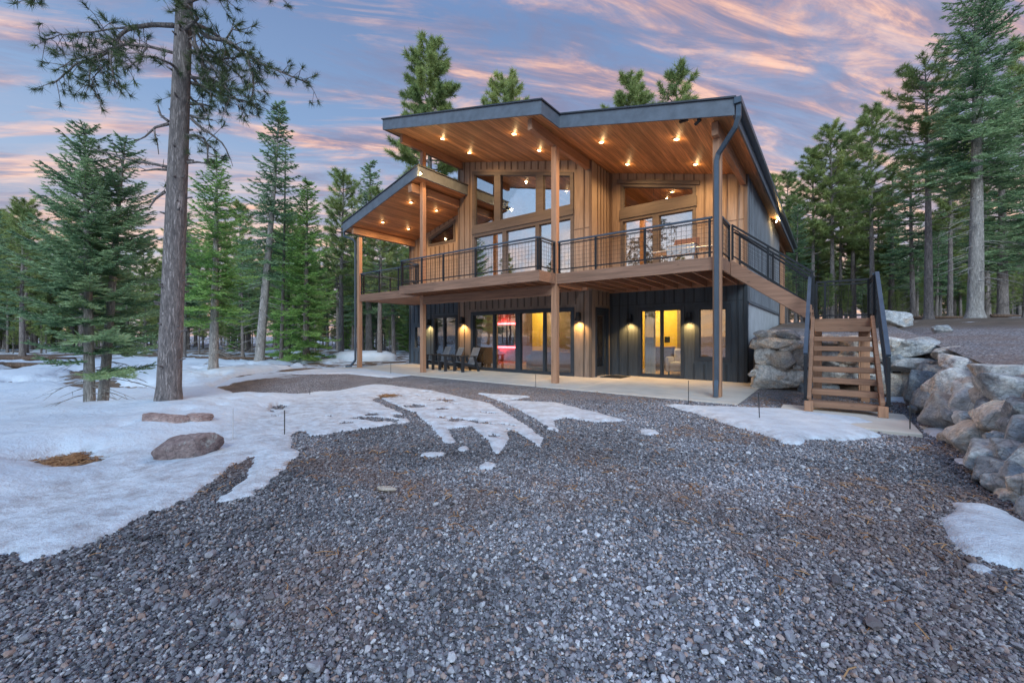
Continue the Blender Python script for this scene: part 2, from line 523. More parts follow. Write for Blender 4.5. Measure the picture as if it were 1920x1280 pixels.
# ------------------------------------------------------------------ helpers
class MB:
    """collects boxes, bars, tubes and faces in world metres, builds one mesh object"""
    def __init__(s):
        s.v, s.f = [], []
    def quad_prism(s, lower, upper):
        """eight corners: lower ring of 4, upper ring of 4"""
        b = len(s.v)
        s.v += [tuple(p) for p in lower] + [tuple(p) for p in upper]
        s.f += [(b + 3, b + 2, b + 1, b), (b + 4, b + 5, b + 6, b + 7)]
        for i in range(4):
            j = (i + 1) % 4
            s.f.append((b + i, b + j, b + 4 + j, b + 4 + i))
        return s
    def box(s, x0, x1, y0, y1, z0, z1):
        return s.quad_prism([(x0, y0, z0), (x1, y0, z0), (x1, y1, z0), (x0, y1, z0)],
                            [(x0, y0, z1), (x1, y0, z1), (x1, y1, z1), (x0, y1, z1)])
    def slope(s, x0, x1, y0, y1, zb, zt):
        """box whose bottom and top heights are functions of x"""
        return s.quad_prism([(x0, y0, zb(x0)), (x1, y0, zb(x1)), (x1, y1, zb(x1)), (x0, y1, zb(x0))],
                            [(x0, y0, zt(x0)), (x1, y0, zt(x1)), (x1, y1, zt(x1)), (x0, y1, zt(x0))])
    def bar(s, p, q, w, h, up=(0, 0, 1)):
        p, q, up = Vector(p), Vector(q), Vector(up)
        d = (q - p).normalized()
        sd = d.cross(up)
        if sd.length < 1e-5:
            sd = d.cross(Vector((1, 0, 0)))
        sd.normalize()
        u = sd.cross(d).normalized()
        a, b = sd * w / 2, u * h / 2
        return s.quad_prism([p - a - b, p + a - b, p + a + b, p - a + b][::-1], [q - a - b, q + a - b, q + a + b, q - a + b][::-1])
    def tube(s, pts, radii, n=8, cap=True):
        pts = [Vector(p) for p in pts]
        if isinstance(radii, (int, float)):
            radii = [radii] * len(pts)
        b = len(s.v)
        up = Vector((0.31, 0.17, 0.93))
        for i, p in enumerate(pts):
            d = (pts[min(i + 1, len(pts) - 1)] - pts[max(i - 1, 0)]).normalized()
            a = d.cross(up)
            if a.length < 0.05:
                a = d.cross(Vector((1, 0, 0)))
            a.normalize()
            c = d.cross(a)
            for k in range(n):
                t = 2 * math.pi * k / n
                s.v.append(tuple(p + (a * math.cos(t) + c * math.sin(t)) * radii[i]))
        for i in range(len(pts) - 1):
            for k in range(n):
                k2 = (k + 1) % n
                s.f.append((b + i * n + k, b + i * n + k2, b + (i + 1) * n + k2, b + (i + 1) * n + k))
        if cap:
            s.f.append(tuple(b + k for k in range(n))[::-1])
            e = b + (len(pts) - 1) * n
            s.f.append(tuple(e + k for k in range(n)))
        return s
    def disc(s, c, r, n=16, z1=None):
        return s.tube([(c[0], c[1], c[2]), (c[0], c[1], z1 if z1 is not None else c[2] + 0.01)], r, n)
    def build(s, name, mat, parent=None, smooth=False, bevel=0.0):
        me = bpy.data.meshes.new(name)
        off = parent_origin(parent)
        me.from_pydata([(x - off[0], y - off[1], z - off[2]) for x, y, z in s.v], [], s.f)
        me.validate()
        if smooth:
            me.polygons.foreach_set('use_smooth', [True] * len(me.polygons))
        bm = bmesh.new()
        bm.from_mesh(me)
        bmesh.ops.recalc_face_normals(bm, faces=bm.faces)
        if bevel:
            bmesh.ops.bevel(bm, geom=list(bm.edges), offset=bevel, segments=1, affect='EDGES', profile=0.5)
        bm.to_mesh(me)
        bm.free()
        return link(name, me, mat, parent)

def parent_origin(o):
    x = Vector((0, 0, 0))
    while o is not None:
        x += o.location
        o = o.parent
    return x

def link(name, me, mat=None, parent=None):
    if mat is not None:
        me.materials.append(M[mat] if isinstance(mat, str) else mat)
    o = bpy.data.objects.new(name, me)
    COL.objects.link(o)
    o.parent = parent
    return o

def thing(name, label, cat, loc=(0, 0, 0), rz=0.0, group=None):
    o = bpy.data.objects.new(name, None)
    o.empty_display_size = 0.2
    COL.objects.link(o)
    o.location = loc
    o.rotation_euler = (0, 0, rz)
    tag(o, label, cat, group)
    return o

def tag(o, label=None, cat=None, group=None, kind=None):
    if label:
        o['label'] = label
    if cat:
        o['category'] = cat
    if group:
        o['group'] = group
    if kind:
        o['kind'] = kind
    return o

def raw_mesh(name, V, F, smooth=False, tone=None):
    """fast numpy mesh: V (n,3), F (m,k)"""
    V = np.asarray(V, np.float32)
    F = np.asarray(F, np.int32)
    me = bpy.data.meshes.new(name)
    me.vertices.add(len(V))
    me.vertices.foreach_set('co', V.ravel())
    k = F.shape[1]
    me.loops.add(F.size)
    me.loops.foreach_set('vertex_index', F.ravel())
    me.polygons.add(len(F))
    me.polygons.foreach_set('loop_start', np.arange(0, F.size, k, dtype=np.int32))
    if smooth:
        me.polygons.foreach_set('use_smooth', np.ones(len(F), bool))
    if tone is not None:
        a = me.attributes.new('tone', 'FLOAT', 'POINT')
        a.data.foreach_set('value', np.asarray(tone, np.float32))
    me.update(calc_edges=True)
    return me

def vnoise(x, y, seed=0):
    x = np.asarray(x, float)
    y = np.asarray(y, float)
    xi, yi = np.floor(x), np.floor(y)
    fx, fy = x - xi, y - yi
    fx, fy = fx * fx * (3 - 2 * fx), fy * fy * (3 - 2 * fy)
    def h(a, b):
        q = np.sin(a * 127.1 + b * 311.7 + seed * 74.7) * 43758.5453
        return q - np.floor(q)
    return (h(xi, yi) * (1 - fx) + h(xi + 1, yi) * fx) * (1 - fy) + (h(xi, yi + 1) * (1 - fx) + h(xi + 1, yi + 1) * fx) * fy

def fbm(x, y, seed=0, o=4):
    s, a, t = 0, 1.0, 0
    for i in range(o):
        s = s + a * vnoise(x * 2 ** i, y * 2 ** i, seed + i * 3)
        t += a
        a *= 0.5
    return s / t

def sstep(a, b, x):
    t = np.clip((np.asarray(x, float) - a) / (b - a), 0, 1)
    return t * t * (3 - 2 * t)

def cam_rd(x, y):
    dx, dy = np.asarray(x) - CAM.x, np.asarray(y) - CAM.y
    return dx * RGT.x + dy * RGT.y, dx * FWD.x + dy * FWD.y

# ------------------------------------------------------------------ terrain
def ground_z(x, y):
    r, d = cam_rd(x, y)
    # beyond the ploughed bank on the left the land drops, then levels out among the trees
    s = d - (6.6 + (r + 8.0) * 0.55)
    dip = -0.42 * sstep(0.0, 2.2, s) * sstep(-3.6, -5.4, r) * (1 - 0.55 * sstep(6, 14, s))
    roll = (fbm(x * 0.12, y * 0.12, 5) - 0.5) * 0.7 * sstep(16, 30, np.hypot(r, d))
    return dip * (1 - sstep(10.0, 14.0, d)) + roll - 0.02

def bank_z(x, y):
    """upper gravel yard behind the boulder wall"""
    x = np.asarray(x, float)
    y = np.asarray(y, float)
    z = 1.08 + 0.066 * y + 0.012 * (x - 7)
    z = np.where(y > 12, 1.87 + 0.03 * (y - 12) + 0.012 * (x - 7), z)
    far = sstep(24, 60, np.hypot(x - 6, y + 9.7))
    z = z * (1 - far) + np.minimum(z, 2.3) * far
    return z + (fbm(x * 0.5, y * 0.5, 9) - 0.5) * 0.10

def grid_faces(n, m, wrap=False):
    i, j = np.meshgrid(np.arange(n - 1), np.arange(m - (0 if wrap else 1)), indexing='ij')
    a = i * m + j
    j2 = (j + 1) % m
    b = i * m + j2
    c = (i + 1) * m + j2
    d = (i + 1) * m + j
    return np.stack([a, d, c, b], -1).reshape(-1, 4)

def ground_material():
    m, nt, p, out = new_mat('gravel_and_forest_floor')
    t = NT(nt)
    v = t.coords()
    gc, gd = gravel_colour(t, v, 62)
    n0 = t.noise(v, 1.1, 6, 0.6)
    gc = t.mix(0.8, gc, t.ramp(n0, [(0.3, (0.7, 0.68, 0.66)), (0.65, (1.08,) * 3)]), 'MULTIPLY')
    nb = t.noise(v, 2.3, 7, 0.65)
    gc = t.mix(t.ramp(nb, [(0.58, (0, 0, 0)), (0.74, (0.4,) * 3)]), gc, (0.20, 0.125, 0.10))
    # forest floor: needle duff with lying snow
    n1 = t.noise(v, 3.0, 8, 0.7)
    duff = t.ramp(n1, [(0.3, (0.075, 0.055, 0.04)), (0.55, (0.19, 0.125, 0.08)), (0.75, (0.30, 0.22, 0.15))])
    n2 = t.noise(v, 0.55, 9, 0.62, 0.4)
    sm = t.ramp(n2, [(0.465, (1, 1, 1)), (0.505, (0, 0, 0))])
    floor_c = t.mix(sm, duff, (0.64, 0.71, 0.79))
    a = t.n('ShaderNodeAttribute', attribute_name='tone')
    t.link(t.mix(a.outputs['Fac'], gc, floor_c), p.inputs['Base Color'])
    p.inputs['Roughness'].default_value = 0.9
    h = t.math('ADD', t.math('MULTIPLY', gd, -1.2), t.math('MULTIPLY', n1, 0.5))
    t.bump(h, 0.7, 0.02, p)
    return m
M['ground'] = ground_material()

def bank_material():
    m, nt, p, out = new_mat('upper_gravel')
    t = NT(nt)
    v = t.coords()
    gc, gd = gravel_colour(t, v, 48)
    nb = t.noise(v, 1.2, 8, 0.68)
    gc = t.mix(t.ramp(nb, [(0.46, (0, 0, 0)), (0.66, (0.7,) * 3)]), t.mix(1.0, gc, (1.0, 1.0, 1.0), 'MULTIPLY'), (0.19, 0.135, 0.115))
    n1 = t.noise(v, 2.0, 8, 0.7)
    duff = t.ramp(n1, [(0.3, (0.06, 0.05, 0.04)), (0.55, (0.15, 0.105, 0.075)), (0.75, (0.25, 0.20, 0.15))])
    n2 = t.noise(v, 0.7, 8, 0.65)
    duff = t.mix(t.ramp(n2, [(0.60, (0, 0, 0)), (0.64, (1, 1, 1))]), duff, (0.72, 0.76, 0.82))
    a = t.n('ShaderNodeAttribute', attribute_name='tone')
    t.link(t.mix(a.outputs['Fac'], gc, duff), p.inputs['Base Color'])
    p.inputs['Roughness'].default_value = 0.9
    t.bump(t.math('ADD', t.math('MULTIPLY', gd, -1.2), n1), 0.7, 0.02, p)
    return m
M['bank'] = bank_material()

# one sheet to the horizon, rings round the tripod
rad = np.concatenate([[0.0], np.geomspace(0.6, 60, 170), np.geomspace(62, 900, 40)])
NA = 288
ang = np.linspace(0, 2 * np.pi, NA, endpoint=False)
gx = CAM.x + rad[:, None] * np.cos(ang)[None]
gy = CAM.y + rad[:, None] * np.sin(ang)[None]
gz = ground_z(gx, gy)
gr, gd_ = cam_rd(gx, gy)
forest = np.maximum(sstep(-6.5, -8.5, gr) * sstep(5.5, 8.5, gd_), sstep(15.5, 19.0, np.hypot(gr, gd_)))
forest = np.maximum(forest, sstep(-2.0, -4.5, gd_))
for _hx, _hy, _hr in ((-0.3, -9.12, 0.45), (-4.87, -9.38, 0.7), (-1.6, -4.2, 0.4)):
    forest = np.maximum(forest, sstep(_hr * 1.3, _hr * 0.8, np.hypot(gx - _hx, gy - _hy)))
me = raw_mesh('ground', np.stack([gx, gy, gz], -1).reshape(-1, 3), grid_faces(len(rad), NA, True), True, forest.ravel())
tag(link('ground', me, 'ground'), kind='structure')

# the upper yard, behind the retaining boulders and the house's right wall, out to the woods
xs = np.concatenate([np.linspace(4.32, 12, 60), np.geomspace(12.3, 160, 40)])
ys = np.concatenate([np.linspace(-16, 16, 150), np.geomspace(16.3, 160, 40)])
BX, BY = np.meshgrid(xs, ys, indexing='ij')
BZ = bank_z(BX, BY)
edge_d = np.minimum(np.maximum(BX - 7.62, 0) + np.maximum(BY - 2.45, 0) * (BX < 7.62), 9)
inside = (BX > 7.62) | (BY > 2.45)
BZ = np.where(inside, BZ - 0.16 * np.exp(-edge_d / 0.35), -0.3)
fo = sstep(15.5, 18.5, np.hypot(BX - CAM.x, BY - CAM.y) + (fbm(BX * 0.4, BY * 0.4, 3) - 0.5) * 3)
V = np.stack([BX, BY, BZ], -1).reshape(-1, 3)
F = grid_faces(len(xs), len(ys))
ok = inside.ravel()[F].sum(1) >= 3
me = raw_mesh('upper_yard', V, F[ok][:, ::-1], True, fo.ravel())
tag(link('upper_yard', me, 'bank'), kind='structure')
# and behind the house, so that the woods there stand on something
xs2 = np.linspace(-9.0, 4.4, 40)
ys2 = np.concatenate([np.linspace(12.16, 30, 40), np.linspace(31, 160, 20)])
BX, BY = np.meshgrid(xs2, ys2, indexing='ij')
BZ = bank_z(BX, BY) * sstep(-9, 1.5, BX) - 0.25 * (1 - sstep(-9, -6, BX))
me = raw_mesh('rear_yard', np.stack([BX, BY, BZ], -1).reshape(-1, 3), grid_faces(len(xs2), len(ys2))[:, ::-1], True, np.ones(BX.size))
tag(link('rear_yard', me, 'bank'), kind='structure')

# ------------------------------------------------------------------ snow
MAIN = [(2.02, -9.64), (2.14, -9.58), (2.32, -9.59), (2.36, -9.53), (2.32, -9.49), (2.31, -9.42), (2.29, -9.23), (2.11, -9.11), (1.99, -8.93), (1.83, -8.7), (1.64, -8.41), (1.21, -8.14), (1.06, -7.91), (1.72, -8.23), (2.16, -8.55), (2.24, -8.33), (1.76, -7.87), (1.38, -7.61), (0.97, -7.46), (0.42, -7.19), (-0.18, -6.87), (0.14, -6.93), (0.62, -7.07), (0.69, -6.71), (0.79, -6.3), (0.9, -5.7), (0.24, -5.32), (-0.59, -5.08), (-1.46, -4.76), (-1.7, -4.47), (-0.95, -4.72), (0.43, -5.18), (1.37, -5.67), (2.24, -6.23), (2.36, -6.14), (1.72, -5.66), (1.88, -5.33), (2.48, -5.74), (3.06, -6.19), (2.94, -5.94), (2.81, -5.63), (2.38, -5.16), (2.67, -5.26), (3.33, -5.72), (3.08, -5.28), (2.34, -4.69), (1.42, -4.09), (0.76, -3.65), (-0.42, -3.35), (-1.53, -3.06), (-3.5, -3.03), (-5.18, -3.84), (-5.65, -4.85), (-6.72, -5.36), (-8.28, -5.51), (-9.22, -4.8), (-10.05, -3.71), (-12.09, -0.35), (-14.11, 2.12), (-18.19, 1.56), (-21.87, -3.86), (-34, -12), (-34, -40), (-2, -30), (1.9, -11.0)]
SEC = [(-0.38, -2.72), (0.87, -2.4), (0.77, -3.13), (1.74, -2.81), (2.79, -3.23), (3.51, -3.59), (3.17, -4.0), (2.63, -3.95), (2.6, -4.24), (3.04, -4.86), (2.86, -4.83), (2.32, -4.34), (0.9, -3.38)]
STRIP = [(-10.08, -1.6), (-8.42, -0.32), (-5.07, -0.9), (-4.95, -1.73), (-7.32, -1.88), (-8.43, -2.99), (-9.46, -3.25)]
STAIR = [(3.53, -1.75), (4.04, -1.65), (5.28, -0.98), (5.60, -1.10), (6.37, -1.26), (6.6, -1.68), (6.33, -2.02), (6.55, -2.49), (6.09, -3.16), (5.75, -3.29), (5.75, -3.65), (5.55, -3.71), (5.26, -3.34), (4.83, -2.96), (4.28, -2.39)]
B1 = [(7.01, -1.32), (7.13, -1.54), (7.56, -1.08), (7.31, -1.76), (7.12, -2.8), (7.06, -2.28)]
B2 = [(6.87, 1.94), (7.32, 2.38), (7.24, 1.51), (6.87, 1.31)]
BIG = [(6.75, -5.06), (6.94, -4.96), (7.03, -5.08), (7.1, -5.4), (7.15, -5.6), (7.1, -6.1), (6.87, -6.13), (6.69, -6.17), (6.62, -6.08), (6.59, -5.85), (6.66, -5.54), (6.64, -5.46), (6.76, -5.29)]
BIG2 = [(6.62, -6.2), (6.71, -6.21), (6.76, -6.27), (6.7, -6.35), (6.62, -6.33)]
BLOBS = [(2.52, -6.63, .14, .055), (3.25, -6.59, .08, .05), (4.02, -4.1, .12, .09), (7.16, -3.48, .12, .1), (3.7, -1.77, .09, .06), (2.62, -6.27, .07, .05)]
HOLES = [(-0.46, -9.2, .22), (-0.25, -9.16, .14), (-0.11, -9.12, .16), (-0.16, -9.02, .10), (-0.07, -5.68, .16), (0.48, -4.61, .10), (1.39, -5.17, .12), (0.19, -6.3, .1), (-0.13, -4.72, .2), (-4.87, -9.38, .5), (-1.6, -4.2, .25)]

FEET = [(-1.2 - 0.36 * i + 0.10 * (i % 2), -8.6 + 0.42 * i + 0.12 * (i % 2)) for i in range(9)] + [(-2.0 + 0.34 * i, -6.6 + 0.30 * i + 0.1 * (i % 2)) for i in range(8)]

def poly_sd(P, poly):
    """signed distance, positive inside"""
    A = np.array(poly, float)
    B = np.roll(A, -1, 0)
    sd = np.full(len(P), 1e9)
    ins = np.zeros(len(P), bool)
    for a, b in zip(A, B):
        e = b - a
        w = P - a
        tt = np.clip((w @ e) / (e @ e + 1e-12), 0, 1)
        sd = np.minimum(sd, np.hypot(*(w - tt[:, None] * e).T))
        c = (a[1] > P[:, 1]) != (b[1] > P[:, 1])
        xx = a[0] + (P[:, 1] - a[1]) / (e[1] if abs(e[1]) > 1e-9 else 1e-9) * e[0]
        ins ^= c & (P[:, 0] < xx)
    return np.where(ins, sd, -sd)

def snow_depth(P):
    x, y = P[:, 0], P[:, 1]
    r, d = cam_rd(x, y)
    wob = (fbm(x * 1.6, y * 1.6, 1, 5) - 0.5)
    fine_n = (fbm(x * 7, y * 7, 2, 3) - 0.5)
    calm = 1 - 0.6 * sstep(-3.5, -1.0, x) * sstep(-7.2, -6.2, y)
    main = poly_sd(P, MAIN) + (wob * 0.16 + fine_n * 0.10) * calm
    for hx, hy, hr in HOLES:
        main = np.minimum(main, (np.hypot(x - hx, (y - hy) * 1.0) - hr) + wob * 0.25 + fine_n * 0.12)
    back = (fbm(x * 0.45 + 3, y * 0.8, 61, 5) - 0.40) * 2.2
    main = np.minimum(main, np.where((d > 9.5) & (r < -3.5), back + 3 * sstep(12.0, 9.5, d), 9))
    # tyre-worn melt on the drive
    drive = sstep(-3.5, -1.0, x) * sstep(-7.2, -6.2, y)
    melt = (fbm(x * 1.0 + y * 0.45, y * 3.0 - x * 0.5, 31, 5) - 0.335) * 0.8
    main = np.minimum(main, np.where(drive > 0.5, melt + 0.02, 9))
    bankd = 0.022 + 0.16 * sstep(-0.5, -2.2, x + 0.9 * (y + 7.5)) * (1 - 0.0)
    t = np.where(main > 0, bankd * (1 - np.exp(-np.maximum(main, 0) / 0.22)) + 0.012, -1)
    foot = np.zeros(len(P))
    for fx, fy in FEET:
        foot = foot + 0.05 * np.exp(-(((x - fx) / 0.11) ** 2 + ((y - fy) / 0.11) ** 2))
    t = t + np.where(main > 0, (fbm(x * 0.9, y * 0.9, 12, 4) - 0.5) * 0.16 * (1 - np.exp(-np.maximum(main, 0) / 0.8)) - foot * (main > 0.4) + (fbm(x * 4, y * 4, 19, 3) - 0.5) * 0.025 * (main > 0.15), 0)
    for poly, th in ((SEC, .03), (STRIP, .025), (STAIR, .06), (B1, .06), (B2, .05), (BIG, .055), (BIG2, .04)):
        s = poly_sd(P, poly) + wob * 0.10 + fine_n * 0.05
        t = np.maximum(t, np.where(s > 0, th * (1 - np.exp(-np.maximum(s, 0) / 0.09)) + 0.01, -1))
    for bx, by, ra, rb in BLOBS:
        qx = (x - bx) * RGT.x + (y - by) * RGT.y
        qd = (x - bx) * FWD.x + (y - by) * FWD.y
        s = 1 - np.hypot(qx / ra, qd / max(rb * 2.2, ra * 0.7)) + wob * 0.9
        s = s + fine_n * 0.8
        t = np.maximum(t, np.where(s > 0, 0.018 * np.sqrt(np.clip(s, 0, 1)) + 0.006, -1))
    return t

def snow_zone(x0, x1, y0, y1, st):
    xs = np.arange(x0, x1 + st * 0.5, st)
    ys = np.arange(y0, y1 + st * 0.5, st)
    X, Y = np.meshgrid(xs, ys, indexing='ij')
    P = np.stack([X.ravel(), Y.ravel()], -1)
    t = snow_depth(P)
    F = grid_faces(len(xs), len(ys))[:, ::-1]
    keep = (t[F] > 0).sum(1) >= 1
    F = F[keep]
    z = ground_z(P[:, 0], P[:, 1]) + np.where(t > 0, t + 0.004, -0.02)
    tn = sstep(0.11, 0.015, t) * (0.35 + 0.65 * sstep(-4, -1.5, P[:, 0]))
    return np.column_stack([P, z]), F, tn
sv, sf, st_, nb = [], [], [], 0
for zone in ((-6.0, 7.9, -10.4, 2.6, 0.042), (-16.0, -6.0, -14.0, 3.0, 0.10), (-6.0, 3.0, -14.0, -10.4, 0.12), (-34, -16, -30, 3, 0.3), (-16, 1, -30, -14, 0.3)):
    v_, f_, t_ = snow_zone(*zone)
    used = np.unique(f_)
    mp = np.full(len(v_), -1)
    mp[used] = np.arange(len(used))
    sv.append(v_[used])
    st_.append(t_[used])
    sf.append(mp[f_] + nb)
    nb += len(used)
me = raw_mesh('snow', np.concatenate(sv), np.concatenate(sf), True, np.concatenate(st_))
tag(link('snow', me, 'snow'), kind='stuff')

# ------------------------------------------------------------------ patio and stair pad
def structure(mb, name, mat, **kw):
    return tag(mb.build(name, mat, **kw), kind='structure')
mb = MB()
for a, b in ((-9.9, -6.2), (-6.19, -2.6), (-2.59, 1.0), (1.01, 4.594)):
    mb.box(a, b, -0.875, 3.4, -0.25, 0.0)
structure(mb, 'patio', 'slab', bevel=0.008)
structure(MB().box(5.30, 6.95, -2.25, -0.55, -0.2, 0.03), 'stair_pad', 'slab', bevel=0.01)

# ------------------------------------------------------------------ gravel stones (uncountable)
def gravel_points():
    n = 700000
    d = np.sqrt(rng.random(n)) * 8.5
    keep_p = np.clip(1.35 - d / 7.5, 0.2, 1)
    a = rng.uniform(-0.98, 0.98, n)
    r = d * np.tan(a * 0.93)
    r = d * (rng.random(n) * 2 - 1) * 1.32
    x = CAM.x + FWD.x * d + RGT.x * r
    y = CAM.y + FWD.y * d + RGT.y * r
    k = (d > 1.2) & (rng.random(n) < keep_p)
    k &= (x < 7.7) & ~((y > -0.93) & (x < 4.65)) & ~((x > 5.25) & (x < 7.0) & (y > -2.28) & (y < -0.5)) & (y < 2.3)
    x, y = x[k], y[k]
    P = np.stack([x, y], -1)
    t = snow_depth(P)
    k = (t < 0.004) & (np.hypot(x + 0.3, y + 9.12) > 0.6) & (np.hypot(x + 1.6, y + 4.2) > 0.5)
    x, y = x[k], y[k]
    return x, y
px_, py_ = gravel_points()
pz_ = ground_z(px_, py_)
me = bpy.data.meshes.new('gravel')
me.vertices.add(len(px_))
scl = rng.lognormal(0, 0.40, len(px_)) * 0.0068
me.vertices.foreach_set('co', np.column_stack([px_, py_, pz_ + scl * rng.uniform(-0.1, 1.3, len(px_))]).astype(np.float32).ravel())
at_ = me.attributes.new('size', 'FLOAT', 'POINT')
at_.data.foreach_set('value', scl.astype(np.float32))
def rust_at(x, y):
    return sstep(0.53, 0.74, fbm(x * 0.8, y * 0.8, 44, 5) + 0.12 * sstep(4.2, 6.8, x) - 0.02)
def damp_at(x, y):
    tr = np.hypot(x - 9.5, y + 14.0)         # faint curved wheel tracks across the drive
    w = np.exp(-((tr - 8.6) / 0.28) ** 2) + np.exp(-((tr - 10.1) / 0.28) ** 2)
    return np.clip(0.55 + (fbm(x * 0.55, y * 0.55, 71, 4) - 0.5) * 1.5 - 0.22 * w, 0, 1)
for _n, _f in (('rust', rust_at), ('damp', damp_at)):
    at_ = me.attributes.new(_n, 'FLOAT', 'POINT')
    at_.data.foreach_set('value', _f(px_, py_).astype(np.float32))
at_ = me.attributes.new('turn', 'FLOAT_VECTOR', 'POINT')
at_.data.foreach_set('vector', rng.uniform(-0.7, 0.7, (len(px_), 3)).astype(np.float32).ravel() * np.tile([1, 1, 4.4], len(px_)).astype(np.float32))
at_ = me.attributes.new('pick', 'INT', 'POINT')
at_.data.foreach_set('value', rng.integers(0, 6, len(px_)).astype(np.int32))
gravel = link('gravel', me)
tag(gravel, kind='stuff')
ng = bpy.data.node_groups.new('gravel_nodes', 'GeometryNodeTree')
ng.interface.new_socket(name='Geometry', in_out='INPUT', socket_type='NodeSocketGeometry')
ng.interface.new_socket(name='Geometry', in_out='OUTPUT', socket_type='NodeSocketGeometry')
N, L = ng.nodes, ng.links
gi, go = N.new('NodeGroupInput'), N.new('NodeGroupOutput')
join = N.new('GeometryNodeJoinGeometry')
for i in range(6):
    ico = N.new('GeometryNodeMeshIcoSphere')
    ico.inputs['Radius'].default_value = 1.0
    ico.inputs['Subdivisions'].default_value = 2
    pos = N.new('GeometryNodeInputPosition')
    ad = N.new('ShaderNodeVectorMath')
    ad.operation = 'ADD'
    ad.inputs[1].default_value = (i * 7.3, i * 3.1, i * 1.7)
    L.new(pos.outputs[0], ad.inputs[0])
    nz = N.new('ShaderNodeTexNoise')
    nz.inputs['Scale'].default_value = 0.85
    nz.inputs['Detail'].default_value = 1.5
    L.new(ad.outputs[0], nz.inputs['Vector'])
    sb = N.new('ShaderNodeVectorMath')
    sb.operation = 'MULTIPLY_ADD'
    sb.inputs[1].default_value = (1.7, 1.7, 1.7)
    sb.inputs[2].default_value = (-0.85, -0.85, -0.85)
    L.new(nz.outputs['Color'], sb.inputs[0])
    sp = N.new('GeometryNodeSetPosition')
    L.new(ico.outputs[0], sp.inputs['Geometry'])
    L.new(sb.outputs[0], sp.inputs['Offset'])
    tf = N.new('GeometryNodeTransform')
    tf.inputs['Scale'].default_value = (1.0, random.uniform(.7, .95), random.uniform(.5, .75))
    L.new(sp.outputs[0], tf.inputs[0])
    sm = N.new('GeometryNodeSetMaterial')
    sm.inputs['Material'].default_value = M['stone']
    L.new(tf.outputs[0], sm.inputs[0])
    ss = N.new('GeometryNodeSetShadeSmooth')
    ss.inputs['Shade Smooth'].default_value = False
    L.new(sm.outputs[0], ss.inputs[0])
    g2 = N.new('GeometryNodeGeometryToInstance')
    L.new(ss.outputs[0], g2.inputs[0])
    L.new(g2.outputs[0], join.inputs[0])
iop = N.new('GeometryNodeInstanceOnPoints')
L.new(gi.outputs[0], iop.inputs['Points'])
L.new(join.outputs[0], iop.inputs['Instance'])
iop.inputs['Pick Instance'].default_value = True
def named(nm, typ):
    q = N.new('GeometryNodeInputNamedAttribute')
    q.data_type = typ
    q.inputs['Name'].default_value = nm
    return q.outputs[0]
L.new(named('pick', 'INT'), iop.inputs['Instance Index'])
L.new(named('turn', 'FLOAT_VECTOR'), iop.inputs['Rotation'])
L.new(named('size', 'FLOAT'), iop.inputs['Scale'])
L.new(iop.outputs[0], go.inputs[0])
md = gravel.modifiers.new('gravel', 'NODES')
md.node_group = ng

# fallen pine needles on the gravel
def needle_litter():
    g_ = np.random.default_rng(8)
    n = 15000
    d = 1.4 + np.sqrt(rng.random(n)) * 9.0
    r = d * (rng.random(n) * 2 - 1) * 1.3
    x = CAM.x + FWD.x * d + RGT.x * r
    y = CAM.y + FWD.y * d + RGT.y * r
    k = (rng.random(n) < rust_at(x, y) * 0.8 + 0.07) & (x < 7.5) & ~((y > -0.9) & (x < 4.7)) & (snow_depth(np.stack([x, y], -1)) < 0)
    x, y = x[k], y[k]
    for hx, hy, hr, hn in ((-0.30, -9.13, 0.30, 420), (-1.6, -4.2, 0.25, 150), (-4.87, -9.38, 0.45, 250)):
        x = np.concatenate([x, hx + g_.normal(0, hr * 0.6, hn)])
        y = np.concatenate([y, hy + g_.normal(0, hr * 0.4, hn)])
    V, F, T = [], [], []
    for cx_, cy_ in zip(x, y):
        z = float(ground_z(cx_, cy_)) + 0.018
        tone = random.random()
        for q in range(random.choice((1, 1, 1, 2, 3))):
            a = random.uniform(0, 6.28)
            l = random.uniform(0.05, 0.12)
            w_ = 0.0017 + 0.0004 * math.hypot(cx_ - 6, cy_ + 9.7)
            bx, by = math.cos(a), math.sin(a)
            b = len(V)
            k2 = random.uniform(-0.3, 0.3)
            mx, my = cx_ + bx * l / 2 - by * k2 * l * 0.3, cy_ + by * l / 2 + bx * k2 * l * 0.3
            for ex, ey, ez in ((cx_, cy_, z), (mx, my, z + 0.008), (cx_ + bx * l, cy_ + by * l, z + 0.002)):
                V += [(ex - by * w_, ey + bx * w_, ez), (ex + by * w_, ey - bx * w_, ez + 0.002)]
                T += [tone, tone]
            F += [(b, b + 1, b + 3, b + 2), (b + 2, b + 3, b + 5, b + 4)]
    me = raw_mesh('needle_litter', V, F, False, T)
    tag(link('needle_litter', me, 'litter'), kind='stuff')
needle_litter()

# ------------------------------------------------------------------ the house
house = thing('house', 'two storey timber house with split shed roofs, wooden decks and lit windows', 'house')
def S(x):
    return 6.79 - 0.245 * x           # main soffit
def SL(x):
    return 5.62 + 0.255 * (x + 9.9)   # left porch soffit
YB, YR, YL, XB0, XB1, XR, XL = 1.965, 3.28, 2.79, -5.72, 0.126, 4.19, -9.79
TH = 0.16

def lin(x0, a, x1, b):
    return lambda x: a + (b - a) * (x - x0) / (x1 - x0)
def const(a):
    return lambda x: a

